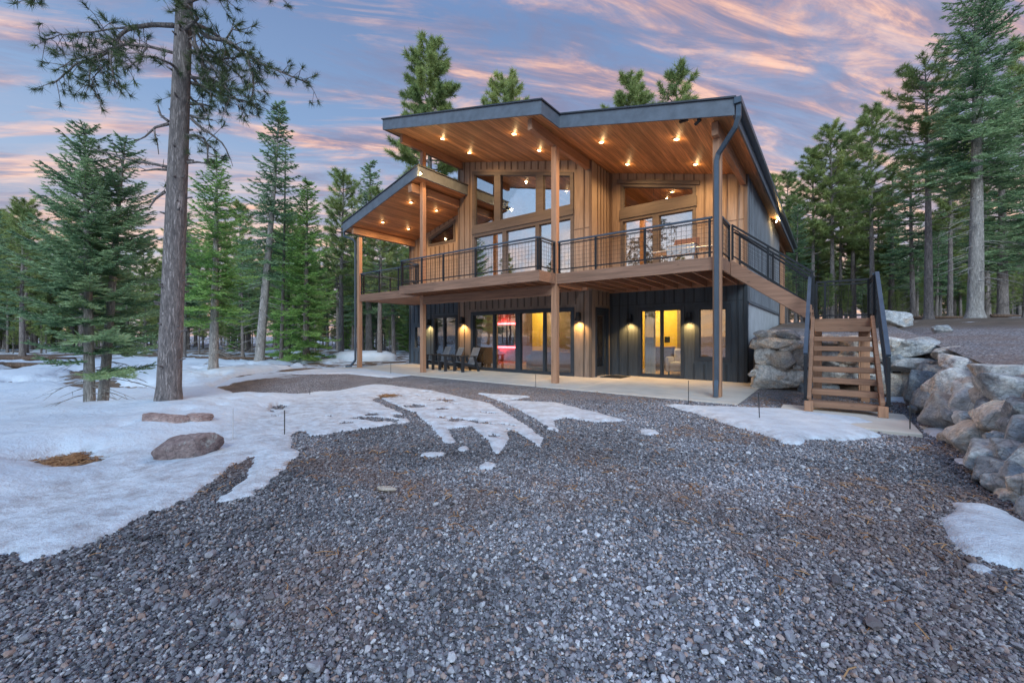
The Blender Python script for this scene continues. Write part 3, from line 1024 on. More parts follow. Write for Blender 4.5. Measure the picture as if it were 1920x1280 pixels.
def wall(name, mat, axis, c, s0, s1, zb, zt, holes=(), inward=1, batten=0.29, bmat=None, seams=(), end_trim=True):
    """board-and-batten wall; axis 'x': runs along X at Y=c; axis 'y': runs along Y at X=c.
    inward = sign of the direction into the house. holes: (s0, s1, zb, zt) with heights as functions of s"""
    mb = MB()
    if not callable(zb):
        zb = const(zb)
    if not callable(zt):
        zt = const(zt)
    holes = [(a, b, z0 if callable(z0) else const(z0), z1 if callable(z1) else const(z1)) for a, b, z0, z1 in holes]
    n0, n1 = sorted((c, c + inward * TH))
    def put(a, b, fb, ft, m0, m1):
        if axis == 'x':
            lo = [(a, m0, fb(a)), (b, m0, fb(b)), (b, m1, fb(b)), (a, m1, fb(a))]
            hi = [(a, m0, ft(a)), (b, m0, ft(b)), (b, m1, ft(b)), (a, m1, ft(a))]
        else:
            lo = [(m0, a, fb(a)), (m0, b, fb(b)), (m1, b, fb(b)), (m1, a, fb(a))]
            hi = [(m0, a, ft(a)), (m0, b, ft(b)), (m1, b, ft(b)), (m1, a, ft(a))]
        mb.quad_prism(lo, hi)
    brk = sorted({s0, s1, *[h[0] for h in holes], *[h[1] for h in holes]})
    for a, b in zip(brk, brk[1:]):
        mid = (a + b) / 2
        hs = sorted([h for h in holes if h[0] < mid < h[1]], key=lambda h: h[2](mid))
        cur = zb
        for h in hs:
            if h[2](mid) - cur(mid) > 0.002:
                put(a, b, cur, h[2], n0, n1)
            cur = h[3]
        put(a, b, cur, zt, n0, n1)
    n_panel = len(mb.f)
    # battens stand 18 mm proud
    o0, o1 = sorted((c - inward * 0.020, c - inward * 0.001))
    s = s0 + (0.055 if end_trim else batten)
    bw = 0.042
    while s < s1 - 0.03:
        hs = sorted([h for h in holes if h[0] - 0.09 < s < h[1] + 0.09], key=lambda h: h[2](s))
        cur = zb(s) + 0.004
        for h in hs:
            if h[2](s) - cur > 0.05:
                put(s - bw / 2, s + bw / 2, const(cur), const(h[2](s) - 0.09), o0, o1)
            cur = h[3](s) + 0.09
        if zt(s) - cur > 0.04:
            put(s - bw / 2, s + bw / 2, const(cur), lambda q, z=zt(s): z - 0.004, o0, o1)
        s += batten
    for z in seams:     # thin horizontal joint flashings
        for a, b in zip(brk, brk[1:]):
            mid = (a + b) / 2
            if any(h[0] < mid < h[1] and h[2](mid) < z < h[3](mid) for h in holes):
                continue
            p0, p1 = sorted((c - inward * 0.010, c - inward * 0.002))
            put(a, b, const(z - 0.008), const(z + 0.008), p0, p1)
    if end_trim:
        q0, q1 = sorted((c - inward * 0.026, c - inward * 0.003))
        for e0, e1 in ((s0, s0 + 0.09), (s1 - 0.09, s1)):
            if not any(h[0] < (e0 + e1) / 2 < h[1] for h in holes):
                put(e0, e1, lambda q: zb(q) + 0.002, lambda q: zt(q) - 0.003, q0, q1)
    w_ = mb.build(name, mat, house)
    w_.data.materials.append(M[mat + '_batten'])
    for i, p in enumerate(w_.data.polygons):
        p.material_index = 1 if i >= n_panel else 0
    return w_

def opening(name, axis, c, inward, s0, s1, zb, zt, posts, mat, gmat, fw=0.085, trim=None, rails=(), proud=0.03, pane_in=0.05, sash=0.05):
    """a framed window or sliding door: outer frame, inner posts at given (s, width), panes set back"""
    mb = MB()
    zb = zb if callable(zb) else const(zb)
    zt = zt if callable(zt) else const(zt)
    n0, n1 = sorted((c - inward * proud, c + inward * 0.11))
    def put(m, a, b, fb, ft, d0, d1):
        if axis == 'x':
            m.quad_prism([(a, d0, fb(a)), (b, d0, fb(b)), (b, d1, fb(b)), (a, d1, fb(a))],
                         [(a, d0, ft(a)), (b, d0, ft(b)), (b, d1, ft(b)), (a, d1, ft(a))])
        else:
            m.quad_prism([(d0, a, fb(a)), (d0, b, fb(b)), (d1, b, fb(b)), (d1, a, fb(a))],
                         [(d0, a, ft(a)), (d0, b, ft(b)), (d1, b, ft(b)), (d1, a, ft(a))])
    up = lambda f, k: (lambda s: f(s) + k)
    put(mb, s0, s1, up(zt, -fw), zt, n0, n1)
    put(mb, s0, s1, zb, up(zb, fw * 0.8), n0, n1)
    put(mb, s0, s0 + fw, up(zb, fw * 0.8), up(zt, -fw), n0, n1)
    put(mb, s1 - fw, s1, up(zb, fw * 0.8), up(zt, -fw), n0, n1)
    for s, w in posts:
        put(mb, s - w / 2, s + w / 2, up(zb, fw * 0.8), up(zt, -fw), n0 + 0.004, n1 - 0.004)
    for z, h in rails:
        put(mb, s0 + fw, s1 - fw, const(z - h / 2), const(z + h / 2), n0 - 0.003, n1 - 0.006)
    fr = mb.build(name, mat, house)
    # sashes and panes
    edges = [s0 + fw] + [e for s, w in sorted(posts) for e in (s - w / 2, s + w / 2)] + [s1 - fw]
    sm, gm = MB(), MB()
    pc = c + inward * pane_in
    for a, b in zip(edges[::2], edges[1::2]):
        lo, hi = up(zb, fw * 0.8), up(zt, -fw)
        q0, q1 = sorted((pc - inward * 0.02, pc + inward * 0.02))
        if sash:
            put(sm, a, b, up(hi, -sash), hi, q0, q1)
            put(sm, a, b, lo, up(lo, sash), q0, q1)
            put(sm, a, a + sash, up(lo, sash), up(hi, -sash), q0, q1)
            put(sm, b - sash, b, up(lo, sash), up(hi, -sash), q0, q1)
        put(gm, a + sash, b - sash, up(lo, sash), up(hi, -sash), pc - 0.003, pc + 0.003)
    if sash:
        sm.build('sash', mat, fr)
    gm.build('pane', gmat, fr)
    return fr

def sl_top(z0, z1, x0, x1):
    return lin(x0, z0, x1, z1)

# walls ------------------------------------------------------------
wall('wall', 'charcoal', 'x', YR, XB1, XR, 0.0, 2.74, [(1.10, 2.52, 0.0, 2.20), (2.82, 3.78, 0.57, 2.21)], seams=(2.30,))
up_r = lin(0.51, 6.32, 2.85, 5.76)
wall('wall', 'taupe', 'x', YR, XB1, XR, 2.745, lambda x: S(x) + 0.0, [(0.51, 2.85, 3.02, up_r)], seams=(4.55,))
wall('wall', 'brown', 'x', YB, XB0, XB1, 0.0, 2.74, [(-5.02, -0.50, 0.0, 2.22)])
up_b = lin(-4.94, 7.63, -0.516, 6.545)
wall('wall', 'taupe', 'x', YB, XB0, XB1, 2.745, lambda x: S(x), [(-4.94, -0.516, 3.02, up_b)], seams=(4.70,))
wall('wall', 'brown', 'y', XB1, YB + TH + 0.002, YR - 0.004, 0.0, 2.74, [(2.20, 3.14, 0.0, 2.20)], inward=-1, end_trim=False)
wall('wall', 'taupe', 'y', XB1, YB + TH + 0.002, YR - 0.004, 2.745, S(XB1) - 0.01, [], inward=-1, batten=0.22, end_trim=False)
wall('wall', 'charcoal_lit', 'x', YL, XL, XB0 - 0.002, 0.0, 2.74, [(-8.12, -6.60, 0.0, 2.2), (-9.46, -8.72, 0.67, 1.80)], seams=(2.28,))
wall('wall', 'taupe', 'x', YL, XL, XB0 - 0.002, 2.745, lambda x: SL(x), [(-8.45, -6.72, 5.36, lin(-8.45, 5.72, -6.72, 6.28))], seams=(4.55,))
wall('wall', 'taupe', 'y', XB0, YB + TH + 0.002, 12.1, 2.745, S(XB0), [], inward=1, batten=0.3, end_trim=False)
wall('wall', 'brown', 'y', XB0, YB + TH + 0.002, YL - 0.004, 0.0, 2.74, [], inward=1, batten=0.3, end_trim=False)
wall('wall', 'grey', 'y', XR, YR + TH + 0.002, 12.1, 2.25, S(XR), [], inward=-1, batten=0.30, seams=(4.5,), end_trim=False)
MB().box(XR - 0.2, XR - 0.03, YR + TH + 0.004, 12.1, -0.1, 2.245).build('foundation', 'concrete', house)
wall('wall', 'charcoal_lit', 'y', XL, YL + TH + 0.002, 12.1, 0.0, lambda y: SL(XL) - 0.005, [], inward=1, end_trim=False)
wall('wall', 'grey', 'x', 12.1 + TH, XB0, XR, 0.0, lambda x: S(x) - 0.005, [], inward=-1)
wall('wall', 'charcoal_lit', 'x', 12.1 + TH, XL, XB0 - 0.004, 0.0, lambda x: SL(x) - 0.005, [], inward=-1)
# corner board between front and side at the right corner
MB().box(XR - 0.001, XR + 0.024, YR - 0.026, YR + 0.10, 2.25, S(XR) - 0.01).box(XR - 0.001, XR + 0.020, YR + 0.102, 12.1, 2.22, 2.30).build('corner_trim', 'grey', house)

# floors, ceilings and partitions inside ------------------------------------
MB().box(XB0 + TH, XB1 - TH, YB + TH, 12.0, 2.60, 2.98).box(XB1 - TH + 0.002, XR - TH, YR + TH, 12.0, 2.60, 2.98) \
    .box(XL + TH, XB0 - 0.002, YL + TH, 12.0, 2.60, 2.98).build('upper_floor', 'drywall', house)
MB().box(XB0 + TH, XB1 - TH, YB + TH, 12.0, -0.1, 0.012).box(XB1 - TH + 0.002, XR - TH, YR + TH, 12.0, -0.1, 0.012) \
    .box(XL + TH, XB0 - 0.002, YL + TH, 12.0, -0.1, 0.012).build('lower_floor', 'carpet', house)
mb = MB()
mb.box(XL + TH, 0.0, 6.9, 7.0, 0.014, 2.59)
mb.box(-0.12, 0.0, YR + 0.2, 6.89, 0.014, 2.59)
mb.box(-5.86, -5.78, YL + TH + 0.01, 4.4, 0.014, 2.59)
mb.box(XL + TH, -5.78, 4.402, 4.5, 0.014, 2.59)
mb.box(1.5, XR - TH - 0.01, 6.15, 6.2, 0.014, 2.59)
mb.box(0.01, 3.9, 7.5, 7.6, 2.99, 5.8)
mb.box(-5.5, 0.0, 8.5, 8.6, 2.99, 6.7)
mb.build('partition', 'drywall', house)
tag(MB().box(0.01, XR - TH - 0.01, 6.21, 6.3, 0.014, 2.59).build('yellow_wall', 'plaster', house), 'warm yellow painted wall of the bedroom')
tag(MB().box(-5.5, -4.8, 6.80, 6.89, 0.014, 2.59).build('yellow_wall', 'plaster', house), 'warm yellow painted wall of the living room')

# windows and doors -----------------------------------------------------------
opening('sliding_door', 'x', YB, 1, -5.02, -0.50, 0.0, 2.22, [(-3.865, 0.08), (-2.745, 0.21), (-1.645, 0.08)], 'dframe', 'glass_low', fw=0.12, sash=0.02)
opening('sliding_door', 'x', YR, 1, 1.10, 2.52, 0.0, 2.20, [(1.84, 0.07)], 'dframe', 'glass_low', fw=0.10, sash=0.02)
opening('window', 'x', YR, 1, 2.82, 3.78, 0.57, 2.21, [], 'dframe', 'glass_low', fw=0.13, sash=0.02)
opening('sliding_door', 'x', YL, 1, -8.12, -6.60, 0.0, 2.20, [(-7.42, 0.08)], 'dframe', 'glass_low', fw=0.10, sash=0.02)
opening('window', 'x', YL, 1, -9.46, -8.72, 0.67, 1.80, [], 'charcoal_lit', 'glass_low', fw=0.09, sash=0.02)
opening('window', 'x', YL, 1, -8.45, -6.72, 5.36, lin(-8.45, 5.72, -6.72, 6.28), [], 'trim', 'glass_low', fw=0.10, sash=0.02)
# great room: raked clerestory over sliders
opening('window', 'x', YB, 1, -4.94, -0.516, 5.44, up_b, [(-3.685, 0.30), (-1.83, 0.30)], 'trim', 'glass_up', fw=0.12, sash=0.02)
MB().box(-4.94, -0.516, YB - 0.055, YB + 0.10, 5.19, 5.435).build('transom_beam', 'trim', house)
opening('sliding_door', 'x', YB, 1, -4.94, -0.516, 3.02, 5.185, [(-3.36, 0.18), (-1.915, 0.16)], 'trim', 'glass_up', fw=0.11, sash=0.035)
# dining room: raked transom window over two doors
opening('window', 'x', YR, 1, 0.51, 2.85, 5.44, up_r, [], 'trim', 'glass_low', fw=0.09, sash=0.02)
MB().box(0.48, 2.88, YR - 0.055, YR + 0.10, 5.14, 5.435).build('transom_beam', 'trim', house)
opening('patio_door', 'x', YR, 1, 0.51, 2.85, 3.02, 5.135, [(1.675, 0.20)], 'trim', 'glass_up', fw=0.085, sash=0.03)
MB().slope(0.40, 2.96, YR - 0.075, YR - 0.031, lambda x: up_r(x) + 0.004, lambda x: up_r(x) + 0.12).build('window_head', 'trim', house)
# entry door in the return
dr = MB()
dr.box(XB1 - 0.10, XB1 - 0.04, 2.28, 3.06, 0.03, 0.30).box(XB1 - 0.10, XB1 - 0.04, 2.28, 3.06, 1.96, 2.12)
dr.box(XB1 - 0.10, XB1 - 0.04, 2.28, 2.42, 0.302, 1.958).box(XB1 - 0.10, XB1 - 0.04, 2.92, 3.06, 0.302, 1.958)
dob = dr.build('entry_door', 'dframe', house)
MB().box(XB1 - 0.075, XB1 - 0.069, 2.422, 2.918, 0.304, 1.956).build('pane', 'glass_low', dob)
MB().box(XB1 - 0.14, XB1 + 0.03, 2.20, 2.278, 0.0, 2.20).box(XB1 - 0.14, XB1 + 0.03, 3.062, 3.14, 0.0, 2.20).box(XB1 - 0.14, XB1 + 0.03, 2.28, 3.06, 2.122, 2.20).build('frame', 'dframe', dob)
MB().tube([(XB1 - 0.03, 2.96, 1.0), (XB1 + 0.03, 2.96, 1.0), (XB1 + 0.03, 2.86, 1.0)], 0.012).build('handle', 'black', dob)

# roofs -------------------------------------------------------------------------
def roof(x0, xs, x1, yf, yr, yb, pl, th=0.30, name='roof'):
    """x0..xs front at yf, xs..x1 front at yr, back at yb"""
    segs = [(x0, xs, yf, yr), (x0, x1, yr, yb)] if xs is not None else [(x0, x1, yf, yb)]
    t = MB()
    for a, b, p, q in segs:
        t.slope(a - 0.035, b + 0.035, p - 0.035, q - (0.036 if q != yb else -0.03), lambda x: pl(x) + th, lambda x: pl(x) + th + 0.035)
    rf = t.build(name, 'roofing', house)
    s = MB()
    for a, b, p, q in segs:
        s.slope(a + 0.04, b - 0.04, p + 0.04, q + (0.039 if q != yb else -0.04), lambda x: pl(x) + 0.003, lambda x: pl(x) + 0.045)
    s.build('soffit', 'soffit', rf)
    f = MB()
    lo, hi = (lambda x: pl(x) - 0.035), (lambda x: pl(x) + th - 0.003)
    if xs is None:
        f.slope(x0, x1, yf, yf + 0.04, lo, hi)
    else:
        f.slope(x0, xs, yf, yf + 0.04, lo, hi)
        f.slope(xs, x1, yr, yr + 0.04, lo, hi)
        f.slope(xs - 0.04, xs, yf + 0.04, yr + 0.04, lo, hi)
    f.slope(x0, x0 + 0.04, yf + 0.04, yb, lo, hi)
    f.slope(x1 - 0.04, x1, (yf if xs is None else yr) + 0.04, yb, lo, hi)
    f.slope(x0 + 0.04, x1 - 0.04, yb - 0.04, yb, lo, hi)
    f.build('fascia', 'fascia', rf)
    return rf
main_roof = roof(-5.86, 0.50, 4.50, -1.44, -0.60, 16.6, S)
left_roof = roof(-9.95, None, -5.2, -0.50, None, 12.5, SL, th=0.32)
# the left roof dies against the bump wall: only its front part reaches x=-5.2
# eaves gutters
def gutter(x, y0, y1, z, side, parent):
    m = MB()
    m.box(x, x + side * 0.012, y0, y1, z - 0.12, z) if side > 0 else m.box(x - 0.012, x, y0, y1, z - 0.12, z)
    a, b = sorted((x + side * 0.012, x + side * 0.12))
    m.box(a, b, y0, y1, z - 0.12, z - 0.108)
    a, b = sorted((x + side * 0.11, x + side * 0.125))
    m.box(a, b, y0, y1, z - 0.107, z)
    a, b = sorted((x + side * 0.013, x + side * 0.109))
    m.box(a, b, y0, y0 + 0.01, z - 0.107, z - 0.003)
    return m.build('gutter', 'gutter', parent)
gutter(4.502, -0.64, 16.62, S(4.5) + 0.295, 1, main_roof)
gutter(-9.952, -0.50, 12.5, SL(-9.95) + 0.27, -1, left_roof)
# downspouts
def spout(pts, name='downspout', w=0.085):
    m = MB()
    for p, q in zip(pts, pts[1:]):
        p, q = Vector(p), Vector(q)
        e = (q - p).normalized() * 0.012
        m.bar(p - e, q + e, w, w * 0.8, (0, 1, 0))
    return m.build(name, 'gutter', house)
PXR = 4.09
spout([(4.57, -0.56, S(4.5) + 0.17), (4.57, -0.56, 5.62), (4.50, -0.50, 5.45), (4.13, -0.20, 5.12), (4.10, -0.185, 5.0), (4.10, -0.185, 0.36), (4.10, -0.22, 0.26), (4.10, -0.26, 0.03)])
spout([(-10.01, -0.40, SL(-9.95) + 0.15), (-10.01, -0.40, 5.45), (-9.62, -0.20, 5.28), (-9.55, -0.17, 5.15), (-9.55, -0.17, 0.3), (-9.62, -0.35, 0.06), (-9.72, -0.50, 0.05)], w=0.075)

# posts and beams ------------------------------------------------------------------
def post(x, y, z0, z1, w=0.155):
    return MB().box(x - w / 2, x + w / 2, y - w / 2, y + w / 2, z0, z1).build('post', 'post', house, bevel=0.006)
post(-9.42, -0.06, 0.0, 5.36)
post(-5.515, 0.0, 0.0, S(-5.515) - 0.29)
post(0.0, 0.0, 0.0, S(0) - 0.29, 0.165)
post(PXR, -0.06, 0.0, S(PXR) - 0.30, 0.16)
post(4.09, 15.05, 1.85, 5.45, 0.20)
def beam_y(x, y0, y1, z1, h=0.28, w=0.13):
    return MB().box(x - w / 2, x + w / 2, y0, y1, z1 - h, z1).build('beam', 'beam_y', house, bevel=0.006)
beam_y(0.0, -1.22, YB - 0.03, S(0) - 0.022)
beam_y(-5.515, -0.95, YB - 0.03, S(-5.515) - 0.022)
beam_y(PXR, -0.32, YR - 0.03, S(PXR) - 0.022)
beam_y(-9.42, -0.38, YL - 0.03, SL(-9.42) - 0.022, 0.26)
beam_y(-5.72, -0.42, YB - 0.03, SL(-5.72) - 0.024, 0.30, 0.20)
beam_y(4.09, 12.3, 16.2, S(4.09) - 0.022)
MB().box(-5.59, 0.078, -0.07, 0.07, 2.42, 2.70).build('beam', 'beam_x', house, bevel=0.006)

# decks ------------------------------------------------------------------------------
def deck(x0, x1, y0, y1, rims, joist_step=0.405, jx0=None, under=False):
    m = MB()
    y = y0 + 0.05
    while y < y1 - 0.02:
        m.box(x0 + 0.05, x1 - 0.05, y, min(y + 0.137, y1 - 0.01), 2.965, 3.0)
        y += 0.143
    d = m.build('deck', 'deckboard', house)
    for (a, b, p, q) in rims:
        MB().box(a, b, p, q, 2.715, 2.999).build('rim_board', 'beam_x', d, bevel=0.005)
    x = x0 + 0.22
    while x < x1 - 0.1:
        if under:
            x += joist_step
            continue
        MB().box(x - 0.022, x + 0.022, y0 + 0.055, y1 - 0.05, 2.73, 2.963).build('joist', 'joist', d)
        x += joist_step
    if under:
        MB().box(x0 + 0.06, x1 - 0.06, y0 + 0.06, y1 - 0.02, 2.73, 2.75).build('ceiling_boards', 'joist', d)
    else:
        MB().box(x0 + 0.06, x1 - 0.06, y1 - 0.05, y1 - 0.005, 2.72, 2.962).build('ledger', 'joist', d)
    return d
deck(0.085, 4.17, -0.06, YR - 0.03, [(0.085, PXR - 0.082, -0.075, -0.03), (4.125, 4.17, 0.03, YR - 0.04)])
deck(-5.69, 0.07, -0.855, YB - 0.03, [(-5.69, 0.07, -0.90, -0.855), (0.028, 0.07, -0.854, -0.09), (-5.69, -5.648, -0.854, -0.08)])
deck(-9.36, -5.70, -0.06, YL - 0.03, [(-9.34, -5.70, -0.105, -0.06), (-9.36, -9.315, 0.02, YL - 0.04)], under=True)

# railings -----------------------------------------------------------------------------
def railing(p, q, posts, z=3.0, h=0.85, parent=house, mesh=True, name='railing', top='rail', step=0.105):
    """p, q: (x, y) ends; posts: fractions along"""
    p, q = Vector((*p, z)), Vector((*q, z)) if len(q) == 2 else Vector(q)
    up = Vector((0, 0, 1))
    d = q - p
    rl = MB().bar(p + up * h, q + up * h, 0.055, 0.04).build(name, top, parent)
    MB().bar(p + up * 0.10, q + up * 0.10, 0.03, 0.03).build('bottom_rail', 'black', rl)
    MB().bar(p + up * (h - 0.075), q + up * (h - 0.075), 0.025, 0.025).build('middle_rail', 'black', rl)
    for f in posts:
        c = p + d * f
        MB().box(c.x - 0.022, c.x + 0.022, c.y - 0.022, c.y + 0.022, c.z + 0.002, c.z + h - 0.02).build('rail_post', 'black', rl)
    if mesh:
        w = MB()
        n = max(2, int(d.length / step))
        wr = 0.005
        for i in range(1, n):
            c = p + d * (i / n)
            w.bar(c + up * 0.115, c + up * (h - 0.085), wr, wr, (0.3, 0.9, 0))
        k = 0.115 + step
        while k < h - 0.1:
            w.bar(p + up * k, q + up * k, wr, wr)
            k += step
        w.build('wire_mesh', 'black', rl)
    return rl
railing((0.12, -0.05), (PXR - 0.10, -0.05), (0.012, 0.29, 0.62, 0.985))
railing((-5.62, -0.87), (0.035, -0.87), (0.004, 0.19, 0.37, 0.61, 0.996))
railing((0.045, -0.84), (0.045, -0.10), (0.06, 0.97))
railing((-5.64, -0.84), (-5.64, -0.10), (0.06, 0.97))
railing((-9.30, -0.08), (-5.75, -0.08), (0.012, 0.36, 0.70, 0.985))
railing((-9.33, 0.02), (-9.33, YL - 0.05), (0.02, 0.5, 0.98))
railing((4.145, 0.06), (4.145, 0.93), (0.04, 0.97))

# lamps --------------------------------------------------------------------------------
def point(parent, loc, energy, col=(1.0, 0.60, 0.24), r=0.04, kind='POINT', spot=None, rot=None, blend=0.6):
    ld = bpy.data.lights.new('lamp_light', kind)
    ld.energy = energy
    ld.color = col
    ld.shadow_soft_size = r
    if kind == 'SPOT':
        ld.spot_size = spot
        ld.spot_blend = blend
    o = bpy.data.objects.new('lamp_light', ld)
    COL.objects.link(o)
    o.parent = parent
    o.location = Vector(loc) - parent_origin(parent)
    if rot:
        o.rotation_euler = rot
    return o
def can_light(x, y, pl, e):
    z = pl(x)
    c = MB().tube([(x, y, z - 0.012), (x, y, z + 0.004)], 0.078, 20).build('recessed_light', 'white', house)
    MB().tube([(x, y, z - 0.016), (x, y, z - 0.0125)], 0.034, 20).build('lens', 'lens', c)
    point(c, (x, y, z - 0.035), e * 5.2, (1.0, 0.61, 0.27), 0.025, 'SPOT', R(165), (0, 0, 0), 1.0)
    point(c, (x, y, z - 0.085), e * 0.07, (1.0, 0.62, 0.28), 0.02)
for x, y in ((-4.13, -0.345), (-4.15, 0.96), (-1.16, -0.345), (-1.18, 0.975), (1.125, 0.54), (1.12, 2.35), (3.07, 0.565), (3.06, 2.40)):
    can_light(x, y, S, 20)
# left porch cans
for x, y in ((-8.55, 0.45), (-8.55, 1.75), (-6.75, 0.45), (-6.75, 1.75)):
    can_light(x, y, SL, 15)

def sconce(x, y, z, normal, e=44.0):
    """barn-style cylinder: back plate, bracket, flared shade, lit from inside"""
    nx, ny = normal
    cx_, cy_ = x + nx * 0.115, y + ny * 0.115
    m = MB()
    s = 0.06
    m.box(min(x, x + nx * 0.02) - abs(ny) * s, max(x, x + nx * 0.02) + abs(ny) * s, min(y, y + ny * 0.02) - abs(nx) * s, max(y, y + ny * 0.02) + abs(nx) * s, z - 0.02, z + 0.19)
    m.tube([(x + nx * 0.02, y + ny * 0.02, z + 0.14), (cx_, cy_, z + 0.14)], 0.022, 8)
    lamp = m.build('wall_lamp', 'black', house)
    sh = MB()
    sh.tube([(cx_, cy_, z + 0.20), (cx_, cy_, z + 0.06), (cx_, cy_, z - 0.02), (cx_, cy_, z - 0.06)], [0.055, 0.062, 0.10, 0.112], 16, cap=False)
    sh.tube([(cx_, cy_, z + 0.198), (cx_, cy_, z + 0.205)], 0.055, 16)
    sh.build('lamp_shade', 'black', lamp)
    MB().tube([(cx_, cy_, z - 0.005), (cx_, cy_, z + 0.03)], [0.03, 0.02], 10).build('bulb', 'bulb', lamp)
    point(lamp, (cx_, cy_, z - 0.045), e, (1.0, 0.58, 0.18), 0.03, 'SPOT', R(128), (0, 0, 0), 0.7)
sconce(-5.40, YB - 0.026, 1.84, (0, -1))
sconce(-0.30, YB - 0.026, 1.84, (0, -1))
sconce(-8.30, YL - 0.026, 1.84, (0, -1))
sconce(0.86, YR - 0.026, 1.80, (0, -1), 44)
sconce(2.67, YR - 0.026, 1.80, (0, -1), 44)
def flood(x, y, z, d, e):
    f = MB().box(x - 0.05, x + 0.05, y - 0.05, y + 0.05, z - 0.03, z + 0.06).build('flood_light', 'black', house)
    dx, dy, dz_ = d
    MB().tube([(x, y, z), (x + dx * 0.10, y + dy * 0.10, z + dz_ * 0.10)], [0.035, 0.055], 14).build('lamp_head', 'black', f)
    MB().tube([(x + dx * 0.101, y + dy * 0.101, z + dz_ * 0.101), (x + dx * 0.106, y + dy * 0.106, z + dz_ * 0.106)], 0.036, 14).build('lens', 'flood', f)
    point(f, (x + dx * 0.17, y + dy * 0.17, z + dz_ * 0.17), e, (1.0, 0.66, 0.28), 0.05)
flood(-5.14, -0.40, 6.87, (0.55, -0.75, -0.35), 10)
flood(4.31, 8.75, 5.66, (0.8, -0.4, -0.4), 16)
# security camera under the right fascia
MB().box(3.42, 3.60, -0.50, -0.44, S(3.5) - 0.05, S(3.5) - 0.003).build('junction_box', 'black', house)
sc_ = MB().tube([(3.80, -0.46, S(3.8)), (3.80, -0.46, S(3.8) - 0.06)], 0.03, 10).tube([(3.74, -0.46, S(3.8) - 0.10), (3.86, -0.52, S(3.8) - 0.06)], 0.035, 10).build('security_camera', 'black', house)

# interior lamps (the rooms are lit in the photograph)
def room_light(x, y, z, e, col=(1.0, 0.74, 0.34)):
    c = MB().tube([(x, y, z), (x, y, z + 0.02)], 0.09, 16).build('ceiling_light', 'lens', house)
    point(c, (x, y, z - 0.12), e, col, 0.08)
room_light(1.0, 5.0, 2.57, 85)
room_light(3.2, 5.2, 2.57, 10, (1.0, 0.6, 0.3))
room_light(-4.6, 5.8, 2.57, 60)
room_light(-1.2, 3.4, 2.57, 32, (1.0, 0.66, 0.34))
room_light(-7.4, 3.7, 2.57, 34, (1.0, 0.66, 0.30))
room_light(-0.6, 2.7, 2.57, 4, (1.0, 0.55, 0.25))
for x, y in ((1.6, 5.2), (2.6, 4.4)):
    z = S(x) - 0.0
    can_light(x, y, lambda q: S(q) - 0.03, 30)
for x, y in ((-2.9, 5.6), (-1.4, 6.6)):
    can_light(x, y, lambda q: S(q) - 0.03, 30)
MB().box(0.5, 0.62, YR + 0.2, 7.4, 5.2, 5.55).build('ceiling_beam', 'beam_y', house)
for x, y, z in ((-1.9, 3.2, 3.85), (-0.95, 3.6, 3.7), (1.15, 4.6, 3.95), (1.3, 4.9, 4.15)):
    m = MB().tube([(x, y, z + 0.15), (x, y, S(x) - 0.01)], 0.006, 6).tube([(x, y, z + 0.05), (x, y, z + 0.15)], [0.03, 0.02], 10)
    pl_ = m.build('pendant_lamp', 'black', house)
    MB().tube([(x, y, z - 0.055), (x, y, z - 0.03), (x, y, z), (x, y, z + 0.03), (x, y, z + 0.048)], [0.02, 0.048, 0.056, 0.044, 0.02], 12).build('bulb', 'bulb', pl_, smooth=True)


# ------------------------------------------------------------------ things seen through the lower glass
def part(o, name, mat, *boxes, bevel=0.012):
    m = MB()
    for b in boxes:
        m.box(*b)
    return m.build(name, mat, o, bevel=bevel)
t = thing('television', 'black wall television with red light glowing round its edge', 'television', (-7.3, 6.86, 1.3))
part(t, 'screen', 'tv', (-7.95, -6.65, 6.80, 6.85, 0.78, 1.86))
led = part(t, 'led_strip', 'led', (-8.10, -7.96, 6.82, 6.85, 0.68, 1.97), (-7.955, -6.56, 6.82, 6.85, 1.88, 1.97), (-7.955, -6.56, 6.82, 6.85, 0.68, 0.76), bevel=0)
for _x, _z in ((-8.2, 1.3), (-7.3, 2.05), (-7.3, 0.6)):
    point(led, (_x, 6.68, _z), 7, (1.0, 0.05, 0.06), 0.08)
t = thing('sofa', 'tan sofa with its back to the wide sliding doors', 'sofa', (-1.9, 3.6, 0.012))
part(t, 'seat', 'sofa', (-3.1, -0.75, 3.42, 4.2, 0.10, 0.44), bevel=0.04)
part(t, 'backrest', 'sofa', (-3.1, -0.75, 3.20, 3.41, 0.06, 0.74), bevel=0.04)
for x in (-3.32, -0.74):
    part(t, 'armrest', 'sofa', (x, x + 0.21, 3.22, 4.2, 0.06, 0.58), bevel=0.04)
t = thing('armchair', 'small white armchair inside the bedroom sliding door', 'armchair', (2.02, 4.5, 0.012))
part(t, 'seat', 'white', (1.78, 2.32, 4.2, 4.85, 0.12, 0.44), bevel=0.05)
part(t, 'backrest', 'white', (1.75, 2.35, 4.86, 5.02, 0.12, 0.86), bevel=0.05)
for x in (1.66, 2.33):
    part(t, 'armrest', 'white', (x, x + 0.11, 4.22, 4.84, 0.12, 0.60), bevel=0.03)
for x in (1.74, 2.3):
    part(t, 'leg', 'black', (x, x + 0.05, 4.24, 4.29, 0.012, 0.118), bevel=0)
t = thing('cabinet', 'narrow wooden cabinet against the yellow bedroom wall', 'cabinet', (1.05, 6.0, 0.012))
part(t, 'body', 'trim', (0.70, 1.40, 5.85, 6.19, 0.08, 0.86))
part(t, 'top', 'beam_x', (0.67, 1.43, 5.82, 6.195, 0.865, 0.90))
for x in (0.72, 1.33):
    part(t, 'leg', 'trim', (x, x + 0.05, 5.87, 5.92, 0.012, 0.078), bevel=0)
